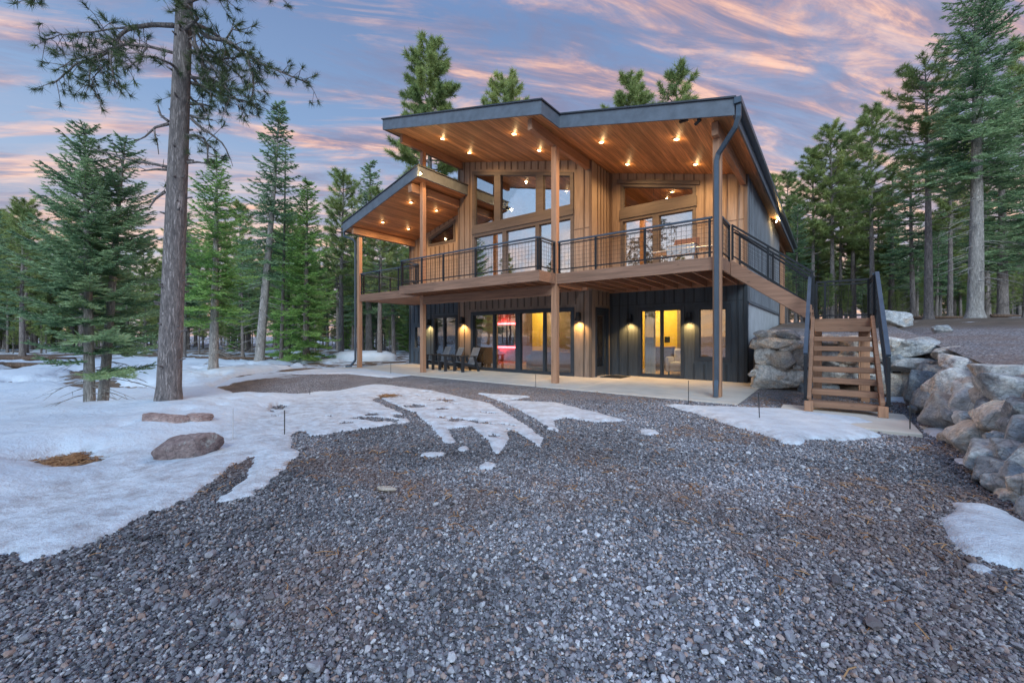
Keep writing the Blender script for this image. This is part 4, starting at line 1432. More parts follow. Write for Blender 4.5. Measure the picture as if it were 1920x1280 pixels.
tag(part(None, 'picture', 'black', (1.02, 1.22, 6.185, 6.208, 1.05, 1.27)), 'small dark square picture on the yellow bedroom wall', 'picture')
# curtain: pleated sheet
V, F = [], []
nn = 60
for i in range(nn + 1):
    s = i / nn
    x, y = 1.20 + 0.34 * s, 3.60 + 0.03 * math.sin(s * 40)
    V += [(x, y, 0.05), (x, y, 2.25), (x, y + 0.006, 2.25), (x, y + 0.006, 0.05)]
for i in range(nn):
    b = i * 4
    F += [(b, b + 4, b + 5, b + 1), (b + 3, b + 2, b + 6, b + 7)]
tag(link('curtain', raw_mesh('curtain', V, F, True), 'white'), 'pale pleated curtain drawn aside inside the bedroom door', 'curtain')

# ------------------------------------------------------------------ patio chairs
def make_chair(loc, rz, label):
    t = thing('patio_chair', label, 'chair', (0, 0, 0), 0, 'patio chairs')
    # local: faces -Y
    m = MB()
    for i in range(5):          # sloping seat slats
        y = -0.30 + i * 0.105
        z = 0.36 - (y + 0.30) * 0.22
        m.quad_prism([(-0.25, y, z - 0.02), (0.25, y, z - 0.02), (0.25, y + 0.095, z - 0.041), (-0.25, y + 0.095, z - 0.041)],
                     [(-0.25, y, z), (0.25, y, z), (0.25, y + 0.095, z - 0.021), (-0.25, y + 0.095, z - 0.021)])
    m.build('seat', 'chair', t)
    m = MB()
    for i in range(5):          # leaning back slats
        x = -0.25 + i * 0.101
        m.quad_prism([(x, 0.20, 0.24), (x + 0.094, 0.20, 0.24), (x + 0.094, 0.222, 0.245), (x, 0.222, 0.245)],
                     [(x, 0.46, 0.86), (x + 0.094, 0.46, 0.86), (x + 0.094, 0.482, 0.865), (x, 0.482, 0.865)])
    m.build('backrest', 'chair', t)
    for s in (-1, 1):
        a, b = sorted((s * 0.27, s * 0.35))
        MB().box(a, b, -0.34, -0.25, 0.0, 0.54).build('leg', 'chairframe', t)
        MB().bar((s * 0.31, 0.36, 0.0), (s * 0.31, 0.18, 0.54), 0.05, 0.08).build('leg', 'chairframe', t)
        a, b = sorted((s * 0.25, s * 0.38))
        MB().box(a, b, -0.38, 0.28, 0.542, 0.572).build('armrest', 'chairframe', t)
        MB().bar((s * 0.268, -0.34, 0.31), (s * 0.268, 0.30, 0.17), 0.03, 0.09).build('seat_rail', 'chairframe', t)
    t.location = loc
    t.rotation_euler = (0, 0, rz)
    return t
def copy_tree(o, parent=None):
    c = o.copy()
    COL.objects.link(c)
    c.parent = parent
    for ch in o.children:
        copy_tree(ch, c)
    return c
ch0 = make_chair((-6.28, 1.36, 0.0), -0.35, 'slatted grey patio chair nearest the wooden post at the left')
for loc, rz, lb in (((-5.35, 1.16, 0.0), -0.40, 'slatted grey patio chair between the two other chairs'),
                    ((-4.62, 1.26, 0.0), -0.30, 'slatted grey patio chair in front of the wide sliding door')):
    c = copy_tree(ch0)
    c.location, c.rotation_euler = loc, (0, 0, rz)
    c['label'] = lb

# ------------------------------------------------------------------ grill on the deck
t = thing('gas_grill', 'stainless gas grill with brown grates standing on the upper deck', 'grill', (3.15, 0.85, 3.0))
part(t, 'firebox', 'steel', (2.84, 3.46, 0.62, 1.08, 3.32, 3.50))
part(t, 'control_panel', 'steel', (2.82, 3.48, 0.56, 0.615, 3.24, 3.40))
for x in (2.95, 3.15, 3.35):
    MB().tube([(x, 0.556, 3.32), (x, 0.52, 3.32)], 0.03, 12).build('knob', 'white', t)
m = MB()
m.quad_prism([(2.84, 1.04, 3.50), (3.46, 1.04, 3.50), (3.46, 1.08, 3.50), (2.84, 1.08, 3.50)],
             [(2.86, 1.16, 3.74), (3.44, 1.16, 3.74), (3.44, 1.20, 3.74), (2.86, 1.20, 3.74)])
m.build('lid', 'grate', t)
g = MB()
for i in range(13):
    x = 2.86 + i * 0.048
    g.box(x, x + 0.014, 0.64, 1.03, 3.502, 3.516)
g.build('grate', 'grate', t)
for a, b in ((2.44, 2.815), (3.485, 3.86)):
    part(t, 'side_shelf', 'steel', (a, b, 0.62, 1.04, 3.36, 3.40))
for x in (2.86, 3.40):
    for y in (0.64, 1.00):
        part(t, 'leg', 'steel', (x, x + 0.04, y, y + 0.04, 3.08, 3.318), bevel=0)
        MB().tube([(x + 0.005, y + 0.02, 3.04), (x + 0.035, y + 0.02, 3.04)], 0.038, 12).build('wheel', 'black', t)
part(t, 'lower_shelf', 'steel', (2.87, 3.43, 0.66, 1.02, 3.12, 3.14))

# doormat
tag(MB().box(0.25, 0.95, 2.25, 3.05, 0.003, 0.018).build('doormat', 'chairframe', bevel=0.004), 'dark doormat on the patio before the side door', 'doormat')

# ------------------------------------------------------------------ outside staircase
st = thing('outside_staircase', 'cedar staircase with black rails turning at a landing beside the deck', 'staircase', (6.18, -1.0, 0.0))
LZ = 1.65
SX0, SX1 = 5.74, 6.62
Y0, Y1 = -1.02, 0.95
for i in range(8):
    z = LZ * (i + 1) / 9
    y = Y0 + (Y1 - Y0) * i / 8.5
    MB().box(SX0 + 0.002, SX1 - 0.002, y, y + 0.27, z - 0.088, z).build('tread', 'stain_x', st, bevel=0.006)
def yz_board(m, x0, x1, pts_lo, pts_hi):
    (ya, za), (yb, zb) = pts_lo
    (yc, zc_), (yd, zd) = pts_hi
    m.quad_prism([(x0, ya, za), (x1, ya, za), (x1, yb, zb), (x0, yb, zb)], [(x0, yc, zc_), (x1, yc, zc_), (x1, yd, zd), (x0, yd, zd)])
for x0, x1 in ((SX0 - 0.06, SX0), (SX1, SX1 + 0.06)):
    m = MB()
    yz_board(m, x0, x1, [(Y0 - 0.02, 0.032), (Y1 - 0.005, LZ - 0.24)], [(Y0 - 0.04, 0.26), (Y1 - 0.005, LZ + 0.05)])
    m.build('stringer', 'stain_x', st, bevel=0.005)
    MB().box(x0 - 0.03, x1 + 0.03, Y0 - 0.15, Y0 - 0.043, 0.031, 0.20).build('base_block', 'post', st, bevel=0.005)
m = MB()
for i in range(7):
    m.box(5.66, 6.70, 0.955 + i * 0.14, 0.955 + i * 0.14 + 0.134, LZ - 0.04, LZ)
m.build('landing', 'stain_x', st)
MB().box(5.66, 6.70, 0.952, 0.995, LZ - 0.24, LZ - 0.042).box(5.66, 6.70, 1.89, 1.933, LZ - 0.24, LZ - 0.042).box(5.66, 5.70, 0.997, 1.888, LZ - 0.24, LZ - 0.042).box(6.66, 6.70, 0.997, 1.888, LZ - 0.24, LZ - 0.042).build('landing_rim', 'stain_x', st, bevel=0.005)
for x in (5.78, 6.55):
    for y in (1.02, 1.80):
        MB().box(x - 0.07, x + 0.07, y - 0.002, y + 0.14, -0.05, LZ - 0.245).build('post', 'post', st, bevel=0.005)
# upper flight along the deck side
UX0, UX1 = 4.175, 5.70
for i in range(6):
    z = LZ + (3.0 - LZ) * (i + 1) / 7
    x = UX1 - (UX1 - UX0) * i / 6.2
    MB().box(x - 0.25, x, 0.96, 1.87, z - 0.05, z).build('tread', 'stain_x', st, bevel=0.004)
for y in (0.905, 1.875):
    MB().quad_prism([(UX0, y, 2.70), (UX1, y, LZ - 0.06), (UX1, y + 0.05, LZ - 0.06), (UX0, y + 0.05, 2.70)],
                    [(UX0, y, 3.06), (UX1, y, LZ + 0.29), (UX1, y + 0.05, LZ + 0.29), (UX0, y + 0.05, 3.06)]).build('stringer', 'beam_x', st, bevel=0.005)
for y in (0.93, 1.90):
    railing((UX0 + 0.02, y), (5.72, y, LZ + 0.17), (0.01, 0.47, 0.985), z=3.06, h=0.80, parent=st, top='black')
rl = MB().bar((UX0 + 0.06, 0.99, 3.70), (5.70, 0.99, LZ + 0.80), 0.035, 0.04).build('handrail', 'black', st)
railing((5.74, 1.905), (6.66, 1.905), (0.01, 0.18, 0.985), z=LZ, h=0.86, parent=st, top='black', step=0.11)
railing((6.68, 1.88), (6.68, 0.99), (0.03, 0.97), z=LZ, h=0.86, parent=st, top='rail', step=0.11)
for x in (5.66, 6.72):
    a, b = Vector((x, 0.97, LZ + 0.88)), Vector((x, -1.02, 0.99))
    r_ = MB().bar(a, b, 0.06, 0.05, (0, 0, 1)).build('railing', 'rail', st)
    MB().box(x - 0.024, x + 0.024, -1.04, -0.99, 0.205, 0.965).box(x - 0.045, x + 0.045, -1.10, -0.985, 0.202, 0.222).build('rail_post', 'black', r_)
    MB().box(x - 0.024, x + 0.024, 0.94, 0.99, LZ - 0.2, LZ + 0.855).build('rail_post', 'black', r_)
    m = MB()
    dlt = b - a
    n = 19
    for i in range(1, n):
        c = a + dlt * (i / n)
        m.bar(c - Vector((0, 0, 0.04)), c - Vector((0, 0, 0.70)), 0.007, 0.007, (0.3, 0.9, 0))
    for k in (0.10, 0.22, 0.34, 0.46, 0.58, 0.70):
        m.bar(a - Vector((0, 0, k)), b - Vector((0, 0, k)), 0.007 if k < 0.7 else 0.025, 0.007 if k < 0.7 else 0.025)
    m.build('wire_mesh', 'black', r_)

# ------------------------------------------------------------------ boulders
def ico_base(sub=4):
    bm = bmesh.new()
    bmesh.ops.create_icosphere(bm, subdivisions=sub, radius=1)
    v = np.array([x.co[:] for x in bm.verts])
    f = np.array([[q.index for q in x.verts] for x in bm.faces])
    bm.free()
    return v, f
ICO_V, ICO_F = ico_base(5)
ICO4 = ico_base(4)
def rock_mesh(name, dims, seed, facets=20, sharp=42.0):
    """an angular quarried block: soft-clipped by random planes, roughened"""
    g = np.random.default_rng(seed)
    nrm = g.normal(size=(facets, 3))
    nrm /= np.linalg.norm(nrm, axis=1)[:, None]
    ds = g.uniform(0.72, 1.0, facets)
    box = np.array([[1, 0, 0], [-1, 0, 0], [0, 1, 0], [0, -1, 0], [0, 0, 1], [0, 0, -1]]) + g.normal(size=(6, 3)) * 0.15
    box /= np.linalg.norm(box, axis=1)[:, None]
    nrm = np.concatenate([nrm, box])
    ds = np.concatenate([ds, g.uniform(0.70, 0.86, 6)])
    dot = np.maximum(ICO_V @ nrm.T, 0.03)
    rr = ds[None] / dot
    r = -np.log(np.exp(-sharp * np.minimum(rr, 3)).sum(1)) / sharp
    v = ICO_V * r[:, None]
    p = v * 2.3 + seed * 1.7
    nz = fbm(p[:, 0] + p[:, 2] * 0.7, p[:, 1] - p[:, 2] * 0.6, seed % 50, 5) - 0.5
    nz2 = fbm(p[:, 0] * 3.1 - p[:, 2] * 2.3, p[:, 1] * 3.1 + p[:, 2] * 1.9, seed % 37, 4) - 0.5
    v = v * (1 + nz * 0.12 + nz2 * 0.09)[:, None]
    lo, hi = v.min(0), v.max(0)
    v = (v - (lo + hi) / 2) / (hi - lo) * np.array(dims)
    return raw_mesh(name, v, ICO_F, True)
def boulder(loc, dims, seed, mat, label, group, rot=(0, 0, 0), name='boulder'):
    o = link(name, rock_mesh(name, dims, seed, 12, 7.0) if mat == 'rock_red' else rock_mesh(name, dims, seed), mat)
    o.location = loc
    o.rotation_euler = rot
    return tag(o, label, 'boulder', group)

BACK = [(4.74, 1.32, 0.9, 0.3, 'rock_grey', 'long flat pale boulder topping the wall beside the house corner'),
        (5.15, 1.32, 0.6, 0.27, 'rock_dark', 'dark low boulder on the wall top, next right of the long flat corner one'),
        (4.76, 1.12, 0.95, 0.34, 'rock_tan', 'wedge shaped tan boulder under the flat one at the house corner'),
        (5.32, 1.08, 0.75, 0.42, 'rock_grey', 'pale split boulder in the top course just left of the stairs'),
        (4.63, 0.80, 0.74, 0.46, 'rock_grey', 'grey boulder halfway up the wall against the house corner'),
        (5.08, 0.70, 0.74, 0.58, 'rock_tan', 'rounded brown boulder in the middle course, second from the house'),
        (5.48, 0.77, 0.59, 0.50, 'rock_tan', 'brown boulder in the middle course touching the left stair rail'),
        (4.73, 0.29, 1.14, 0.66, 'rock_grey', 'largest grey boulder at the foot of the wall by the patio corner'),
        (5.40, 0.28, 0.90, 0.58, 'rock_grey', 'squarish grey boulder at the wall foot left of the stairs'),
        (5.98, 1.19, 0.56, 0.33, 'rock_grey', 'pale top boulder behind the upper treads, left one'),
        (6.42, 1.14, 0.75, 0.34, 'rock_tan', 'pale tan top boulder behind the upper treads, right one'),
        (6.0, 0.76, 0.70, 0.44, 'rock_dark', 'dark boulder behind the middle treads, left one'),
        (6.42, 0.78, 0.75, 0.40, 'rock_tan', 'brown boulder behind the middle treads, right one'),
        (6.04, 0.37, 0.70, 0.40, 'rock_grey', 'grey boulder behind the lower treads, left one'),
        (6.50, 0.36, 0.68, 0.40, 'rock_grey', 'grey boulder behind the lower treads, right one'),
        (5.78, 0.08, 0.9, 0.34, 'rock_dark', 'low dark boulder at the wall foot behind the bottom tread'),
        (7.05, 1.12, 0.48, 0.34, 'rock_grey', 'small grey top boulder just right of the right stair rail'),
        (7.42, 1.06, 1.08, 0.40, 'rock_dark', 'long tilted boulder topping the wall where it turns'),
        (7.05, 0.76, 0.52, 0.46, 'rock_dark', 'dark upright boulder beside the right stair rail, middle course'),
        (7.36, 0.68, 1.0, 0.36, 'rock_grey', 'long flat grey boulder below the tilted one at the turn'),
        (7.06, 0.24, 0.62, 0.58, 'rock_tan', 'flat faced brown boulder at the wall foot right of the stairs'),
        (7.42, 0.26, 0.55, 0.64, 'rock_tan', 'orange stained boulder at the foot of the inner corner'),
        (6.76, 0.95, 0.5, 0.42, 'rock_grey', 'grey boulder half hidden behind the right stair stringer, upper'),
        (6.80, 0.48, 0.58, 0.52, 'rock_dark', 'dark boulder half hidden behind the right stair stringer, lower')]
for i, (x, z, w, h, mt, lb) in enumerate(BACK):
    dep = random.uniform(0.55, 0.75)
    yb = 1.98 + dep / 2 + 0.14 * z + random.uniform(-0.10, 0.08)
    boulder((x + (0.14 if x < 4.9 else 0.0), yb, z), (w * (0.90 if x < 4.9 else 0.94), dep, h * 0.96), 100 + i, mt, lb, 'boulders of the back retaining wall', (random.uniform(-.06, .06), random.uniform(-.12, .12), random.uniform(-.15, .15)))
RIGHT = [(7.57, 1.64, 0.56, 0.53, 0.34, 'rock_grey', 'pale boulder in the inner corner under the long tilted one'),
         (7.84, 1.55, 0.90, 0.72, 0.38, 'rock_grey', 'whitish boulder on the wall top just past the inner corner'),
         (7.78, -0.1, 0.80, 0.85, 0.28, 'rock_grey', 'flat streaked boulder lying on the right wall top, third past the corner'),
         (7.80, -1.70, 0.76, 0.85, 0.32, 'rock_grey', 'broad light grey capstone on the right wall at the gravel edge'),
         (7.68, -2.45, 0.62, 0.85, 0.40, 'rock_dark', 'large dark blue boulder at the picture edge under the light capstone'),
         (7.33, 0.60, 0.30, 0.62, 0.68, 'rock_dark', 'nearly black upright boulder at the foot of the right wall corner'),
         (7.54, -0.62, 0.54, 0.72, 0.48, 'rock_grey', 'half tan half grey boulder in the middle of the right wall'),
         (7.30, -0.42, 0.22, 0.60, 0.40, 'rock_grey', 'grey boulder at the foot next to the nearly black one'),
         (7.30, -1.50, 0.22, 0.68, 0.44, 'rock_tan', 'rounded tan grey boulder behind the small snow patch'),
         (7.48, -1.85, 0.44, 0.62, 0.44, 'rock_grey', 'pale cracked boulder above the rounded one by the snow patch'),
         (7.50, -2.95, 0.42, 0.62, 0.42, 'rock_tan', 'big rounded boulder under the dark blue one near the picture edge'),
         (7.50, -3.42, 0.40, 0.42, 0.32, 'rock_dark', 'blue grey wedge boulder right of the big rounded one'),
         (7.44, -3.80, 0.40, 0.36, 0.38, 'rock_grey', 'whitish boulder cut by the picture edge, middle height'),
         (7.26, -2.85, 0.13, 0.52, 0.38, 'rock_tan', 'pale tan boulder at the foot right of the small snow patch'),
         (7.34, -3.42, 0.22, 0.34, 0.20, 'rock_dark', 'small dark chock stone between the tan foot boulder and its neighbours'),
         (7.24, -3.80, 0.12, 0.52, 0.36, 'rock_dark', 'long blue grey boulder at the foot above the tiny snow scrap'),
         (7.20, -4.25, 0.06, 0.48, 0.28, 'rock_dark', 'flat dark slab at the foot just before the large snow patch'),
         (7.22, -4.62, 0.10, 0.30, 0.26, 'rock_tan', 'pinkish boulder at the picture edge above the large snow patch'),
         (7.14, -4.62, 0.0, 0.26, 0.20, 'rock_tan', 'small ochre boulder at the top edge of the large snow patch'),
         (7.20, -5.02, 0.02, 0.34, 0.30, 'rock_dark', 'dark blue boulder overhanging the large snow patch at the edge'),
         (7.34, -4.28, 0.26, 0.36, 0.28, 'rock_dark', 'dark angular boulder above the flat slab at the picture edge'),
         (7.72, -3.35, 0.66, 0.55, 0.36, 'rock_dark', 'dark capstone at the right edge, end of the visible wall top'),
         (7.60, -4.3, 0.52, 0.6, 0.4, 'rock_grey', 'grey capstone on the near stretch of the right wall'),
         (7.46, -5.0, 0.34, 0.55, 0.4, 'rock_grey', 'grey boulder on the near stretch of the right wall, by the camera'),
         (7.55, 1.15, 0.12, 0.7, 0.5, 'rock_dark', 'shadowed boulder at the foot deep in the inner corner')]
for i, (x, y, z, w, h, mt, lb) in enumerate(RIGHT):
    boulder((x + 0.04, y, z), (w * 0.95, w * 1.10, h * 1.10), 200 + i, mt, lb, 'boulders of the right retaining wall', (random.uniform(-.15, .15), random.uniform(.1, .35), random.uniform(-.35, .35)))
g_ = np.random.default_rng(55)
for i in range(34):
    y = g_.uniform(-5.2, 1.4)
    z = g_.uniform(0.03, 0.75)
    w = g_.uniform(0.16, 0.30)
    boulder((7.12 + 0.66 * z + g_.uniform(-0.03, 0.08), y, z), (w, w * g_.uniform(1.0, 1.5), w * g_.uniform(0.6, 0.9)), 400 + i, ('rock_grey', 'rock_dark', 'rock_tan')[i % 3],
            'small chock stone wedged between the big boulders of the right wall', 'chock stones of the right wall', tuple(g_.uniform(-.5, .5, 3)), 'chock_stone')
for i in range(16):
    x = g_.uniform(4.4, 7.3)
    z = g_.uniform(0.05, 1.2)
    w = g_.uniform(0.14, 0.26)
    boulder((x, 2.12 + 0.12 * z + g_.uniform(-0.03, 0.06), z), (w * 1.3, w, w * g_.uniform(0.6, 0.9)), 450 + i, ('rock_grey', 'rock_tan')[i % 2],
            'small chock stone wedged between the boulders of the back wall', 'chock stones of the back wall', tuple(g_.uniform(-.5, .5, 3)), 'chock_stone')
# filler soil slope behind the boulders (the cut bank they lean on)
V, F = [], []
path = [(4.42, 2.62), (5.5, 2.62), (6.9, 2.66), (7.72, 2.4), (7.95, 1.6), (7.86, 0), (7.84, -2), (7.78, -4), (7.68, -6), (7.62, -9), (7.6, -14)]
for x, y in path:
    nx, ny = (0, 1) if y > 2.45 else (1, 0)
    V += [(x - nx * 0.28, y - ny * 0.28, -0.1), (x, y, float(bank_z(x, y)) * 0.70), (x + nx * 0.22, y + ny * 0.22, float(bank_z(x + nx * .22, y + ny * .22)) - 0.22)]
for i in range(len(path) - 1):
    b = i * 3
    F += [(b, b + 3, b + 4, b + 1), (b + 1, b + 4, b + 5, b + 2)]
tag(link('cut_bank', raw_mesh('cut_bank', V, F, True, np.ones(len(V))), 'bank'), kind='structure')

# loose rocks
boulder(tuple(at(-4.66, 5.62, 0.12)), (0.62, 0.36, 0.24), 301, 'rock_red', 'low reddish rock half under snow at the foot of the big pine', 'rocks lying in the snow', (0, 0.08, 0.75))
boulder(tuple(at(-4.44, 5.80, 0.12)), (0.36, 0.24, 0.18), 304, 'rock_red', 'small reddish rock tip showing from snow right of the pine foot', 'rocks lying in the snow', (0, 0, 0.7))
boulder(tuple(at(-3.50, 4.48, 0.07)), (0.60, 0.32, 0.32), 302, 'rock_red', 'long tilted reddish slab rock on the snow bank', 'rocks lying in the snow', (0.1, -0.20, 0.80))
p = at(12.9, 13.9)
boulder((p.x, p.y, float(bank_z(p.x, p.y)) + 0.16), (1.15, 0.8, 0.62), 303, 'rock_grey', 'single grey boulder on the upper gravel just right of the stairs', None, (0, 0.1, 0.5))
p = at(10.6, 10.2)
boulder((p.x, p.y, float(bank_z(p.x, p.y)) + 0.05), (0.42, 0.3, 0.2), 305, 'rock_dark', 'small dark rock on the upper gravel at the right edge', None, (0, 0, 0.3))
p = at(9.4, 11.3)
boulder((p.x, p.y, float(bank_z(p.x, p.y)) + 0.02), (0.24, 0.15, 0.09), 306, 'rock_dark', 'little black stone alone on the upper gravel', None)
boulder((3.05, -7.62, 0.015), (0.20, 0.07, 0.035), 307, 'rock_tan', 'thin pale stone lying on the foreground gravel', None, (0, 0, 0.4))
# snow-covered mound behind the left corner of the house
p = at(-8.0, 22.3)
mv = ICO_V.copy()
mv[:, 2] = np.sign(mv[:, 2]) * np.abs(mv[:, 2]) ** 0.55 * 0.50
mv[:, :2] *= np.array([1.75, 0.9]) * (np.abs(ICO_V[:, :2]).max(1)[:, None] * 0 + 1)
mv = mv * (1 + 0.16 * (fbm(mv[:, 0] * 2, mv[:, 1] * 2, 6) - 0.5))[:, None]
o = link('snow_mound', raw_mesh('snow_mound', mv, ICO_F, True), 'snow')
o.location = (p.x, p.y, 0.02)
o.rotation_euler = (0, 0, YAW)
tag(o, 'low rounded mound of snow far behind the left corner post', 'snow mound')

# marker stakes
def stake(x, y, h, label, lean=(0, 0), mat='stake', r=0.007, cap=None):
    z = float(ground_z(x, y))
    m = MB().tube([(x, y, z - 0.05), (x + lean[0], y + lean[1], z + h)], r, 6)
    o = m.build('marker_stake', mat)
    tag(o, label, 'stake', 'marker stakes along the drive')
stake(0.30, -7.25, 0.34, 'short dark stake in the snow right of the tilted slab rock')
p = at(-4.88, 7.9)
stake(p.x - 1.2, p.y + 1.6, 0.28, 'short dark stake in the snow far behind the tilted slab rock')
p = at(-3.45, 5.1)
stake(p.x, p.y, 0.42, 'pale thin stick in the snow left of the tilted slab rock', mat='stake_pale', r=0.005)
stake(0.02, -0.98, 0.34, 'thin stake at the patio edge under the middle post')
stake(-5.95, -1.05, 0.42, 'thin stake at the patio edge near the second wooden post')
stake(3.86, -1.45, 0.47, 'thin stake in front of the patio left of the downspout post')
stake(5.15, -2.45, 0.46, 'stake standing in the snow patch left of the stairs', (-0.02, 0.0))
stake(6.86, -1.95, 0.42, 'rusty stake on the gravel between the stairs and the boulders')

# ------------------------------------------------------------------ trees
def blades(P, D, Ln, W, g):
    """thin needle triangles: base P, direction D, length Ln, width W"""
    n = len(P)
    D = D / (np.linalg.norm(D, axis=1)[:, None] + 1e-9)
    up = g.normal(size=(n, 3))
    Sd = np.cross(D, up)
    Sd /= np.linalg.norm(Sd, axis=1)[:, None] + 1e-9
    W = np.broadcast_to(np.asarray(W, float), (n,))[:, None]
    Ln = np.broadcast_to(np.asarray(Ln, float), (n,))[:, None]
    V = np.empty((n, 3, 3))
    V[:, 0] = P - Sd * W / 2
    V[:, 1] = P + Sd * W / 2
    V[:, 2] = P + D * Ln
    return V.reshape(-1, 3)

def spine(H, lean, bend, g, n=14):
    """trunk axis as a function of height"""
    ph = g.uniform(0, 6.28)
    def f(z):
        z = np.asarray(z, float)
        t = z / H
        x = lean[0] * t + bend * np.sin(t * 3.1 + ph) * t
        y = lean[1] * t + bend * np.cos(t * 2.6 + ph) * t
        return np.stack([x, y, z], -1)
    return f

def trunk_mesh(name, H, r0, ax, extra=None, tip=0.012, sides=10, flare=1.35):
    m = MB()
    zs = np.concatenate([[-0.4, 0.0, 0.12, 0.35], np.linspace(0.8, H, 16)])
    pts = [ax(max(z, 0)) if z >= 0 else np.array([ax(0)[0], ax(0)[1], z]) for z in zs]
    rs = []
    for z in zs:
        t = max(z, 0) / H
        r = r0 * (1 - t) ** 0.85 + tip
        if z < 0.35:
            r *= 1 + (flare - 1) * (1 - max(z, 0) / 0.35) ** 1.5
        rs.append(r)
    m.tube(pts, rs, sides)
    if extra:
        for p, r, sd in extra:
            m.tube(p, r, sd, cap=False)
    me = bpy.data.meshes.new(name)
    me.from_pydata(m.v, [], m.f)
    me.polygons.foreach_set('use_smooth', [True] * len(me.polygons))
    return me

def fir(seed, H, cb, Rm, r0, k=1.0, lean=(0, 0), bend=0.08, droop=0.25, dens=1.0, dead=10, gap=0.0, step=None, shape=0.75, tonebias=0.0, lowthin=0.0):
    """conical conifer with flat needle sprays; k scales the needle length"""
    g = np.random.default_rng(seed)
    ax = spine(H, lean, bend, g)
    P, D, LN, TN, extra = [], [], [], [], []
    step = step or 0.20 * k
    z = cb
    while z < H - 0.05:
        t = (z - cb) / (H - cb)
        n = 5 if t < 0.8 else 4
        a0 = g.uniform(0, 6.28)
        for i in range(n):
            if g.random() < gap + (0.70 * (1 - t / lowthin) if lowthin and t < lowthin else 0):
                continue
            az = a0 + i * 6.28 / n + g.uniform(-0.35, 0.35)
            zz = z + g.uniform(-0.5, 0.5) * step
            prof = (1 - t) ** shape * (0.80 + 0.20 * min(1, t / 0.12))
            L = Rm * prof * g.uniform(0.62, 1.12) + 0.05
            pitch = -droop * (1 - t) + 0.42 * t + g.uniform(-0.12, 0.12)
            s = np.linspace(0, 1, 7)
            b0 = ax(min(max(zz, 0), H))
            dh = np.array([math.cos(az), math.sin(az), 0])
            sag = -0.26 * (1 - t) * s + 0.30 * s ** 2
            pts = b0 + dh * (L * s)[:, None] + np.array([0, 0, 1]) * (L * (pitch * s + sag))[:, None]
            extra.append((pts[::2], [0.012 * k * (1 - q * 0.8) + 0.002 for q in s[::2]], 4))
            tone = np.clip(g.normal(0.48 + tonebias, 0.26), 0.08, 1.0)
            nt = max(3, int(L / (0.085 * k) * dens))
            ss = np.linspace(0.16, 1.0, nt)
            sd = np.array([-math.sin(az), math.cos(az), 0])
            for side in (-1, 1, 0):
                u = ss + g.uniform(-0.03, 0.03, nt)
                u = np.clip(u, 0.1, 1)
                base = np.stack([np.interp(u, s, pts[:, c]) for c in range(3)], -1)
                if side == 0:
                    ln = np.full(nt, 0.10 * k)
                    dirs = dh[None] * 0.8 + np.array([0, 0, 1]) * g.uniform(-0.1, 0.7, nt)[:, None]
                else:
                    ln = (0.36 * L * (1 - u) ** 0.7 + 0.09 * k) * g.uniform(0.6, 1.15, nt)
                    dirs = dh[None] * 0.62 + sd[None] * side * 0.80 + np.array([0, 0, 1]) * g.uniform(-0.28, 0.10, nt)[:, None]
                dirs = dirs / np.linalg.norm(dirs, axis=1)[:, None]
                m = 5
                for q in range(m):
                    f = (q + 0.3) / m
                    for w in (-1, 1, 0):
                        pb = base + dirs * (ln * f)[:, None]
                        pd = dirs * 0.75 + np.cross(dirs, np.array([0, 0, 1.0])) * (w * 0.75) + np.array([0, 0, 0.35 if w == 0 else 0.05]) + g.normal(size=(nt, 3)) * 0.14
                        P.append(pb)
                        D.append(pd)
                        LN.append(np.maximum(0.055 * k, ln * 0.34) * g.uniform(0.8, 1.2, nt))
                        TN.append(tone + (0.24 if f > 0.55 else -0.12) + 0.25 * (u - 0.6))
        z += step * g.uniform(0.75, 1.25) * (1 - 0.35 * t)
    # leader
    for q in np.linspace(H - 0.35 * k, H, 14):
        P.append(ax(q)[None] + g.normal(size=(4, 3)) * 0.004)
        D.append(g.normal(size=(4, 3)) * 0.5 + np.array([0, 0, 0.8]))
        LN.append(np.full(4, 0.07 * k))
        TN.append(np.full(4, 0.6))
    for i in range(dead):
        zz = g.uniform(0.12, 1.0) * cb + 0.15
        az = g.uniform(0, 6.28)
        L = Rm * g.uniform(0.25, 0.75)
        s = np.linspace(0, 1, 5)
        pts = ax(zz) + np.stack([np.cos(az + 0.4 * s) * L * s, np.sin(az + 0.4 * s) * L * s, L * (-0.05 * s - 0.30 * s ** 2)], -1)
        extra.append((pts, [0.010 * k * (1 - q) + 0.003 for q in s], 4))
        for q in range(3):
            b = pts[2 + q // 2]
            e = b + np.array([math.cos(az + g.uniform(-1, 1)), math.sin(az + g.uniform(-1, 1)), -0.4]) * L * 0.35
            extra.append(([b, (b + e) / 2 + np.array([0, 0, 0.02]), e], [0.005 * k, 0.004 * k, 0.002], 3))
    P, D, LN, TN = map(np.concatenate, (P, D, LN, TN))
    V = blades(P, D, LN, np.maximum(0.019 * k, LN * 0.24), g)
    F = np.arange(len(V)).reshape(-1, 3)
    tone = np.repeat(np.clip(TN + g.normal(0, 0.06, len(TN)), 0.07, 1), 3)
    crown = raw_mesh('crown', V, F, False, tone)
    return trunk_mesh('trunk', H, r0, ax, extra), crown

def tufts(C, Dr, g, n, ln, w, spread=0.9):
    """bottle-brush needle tufts at points C facing Dr"""
    m = len(C)
    P = np.repeat(C, n, 0)
    D = np.repeat(Dr, n, 0) + g.normal(size=(m * n, 3)) * spread
    P = P - np.repeat(Dr, n, 0) * g.uniform(0, ln * 0.7, m * n)[:, None]
    return blades(P, D, g.uniform(0.75, 1.15, m * n) * ln, w, g)

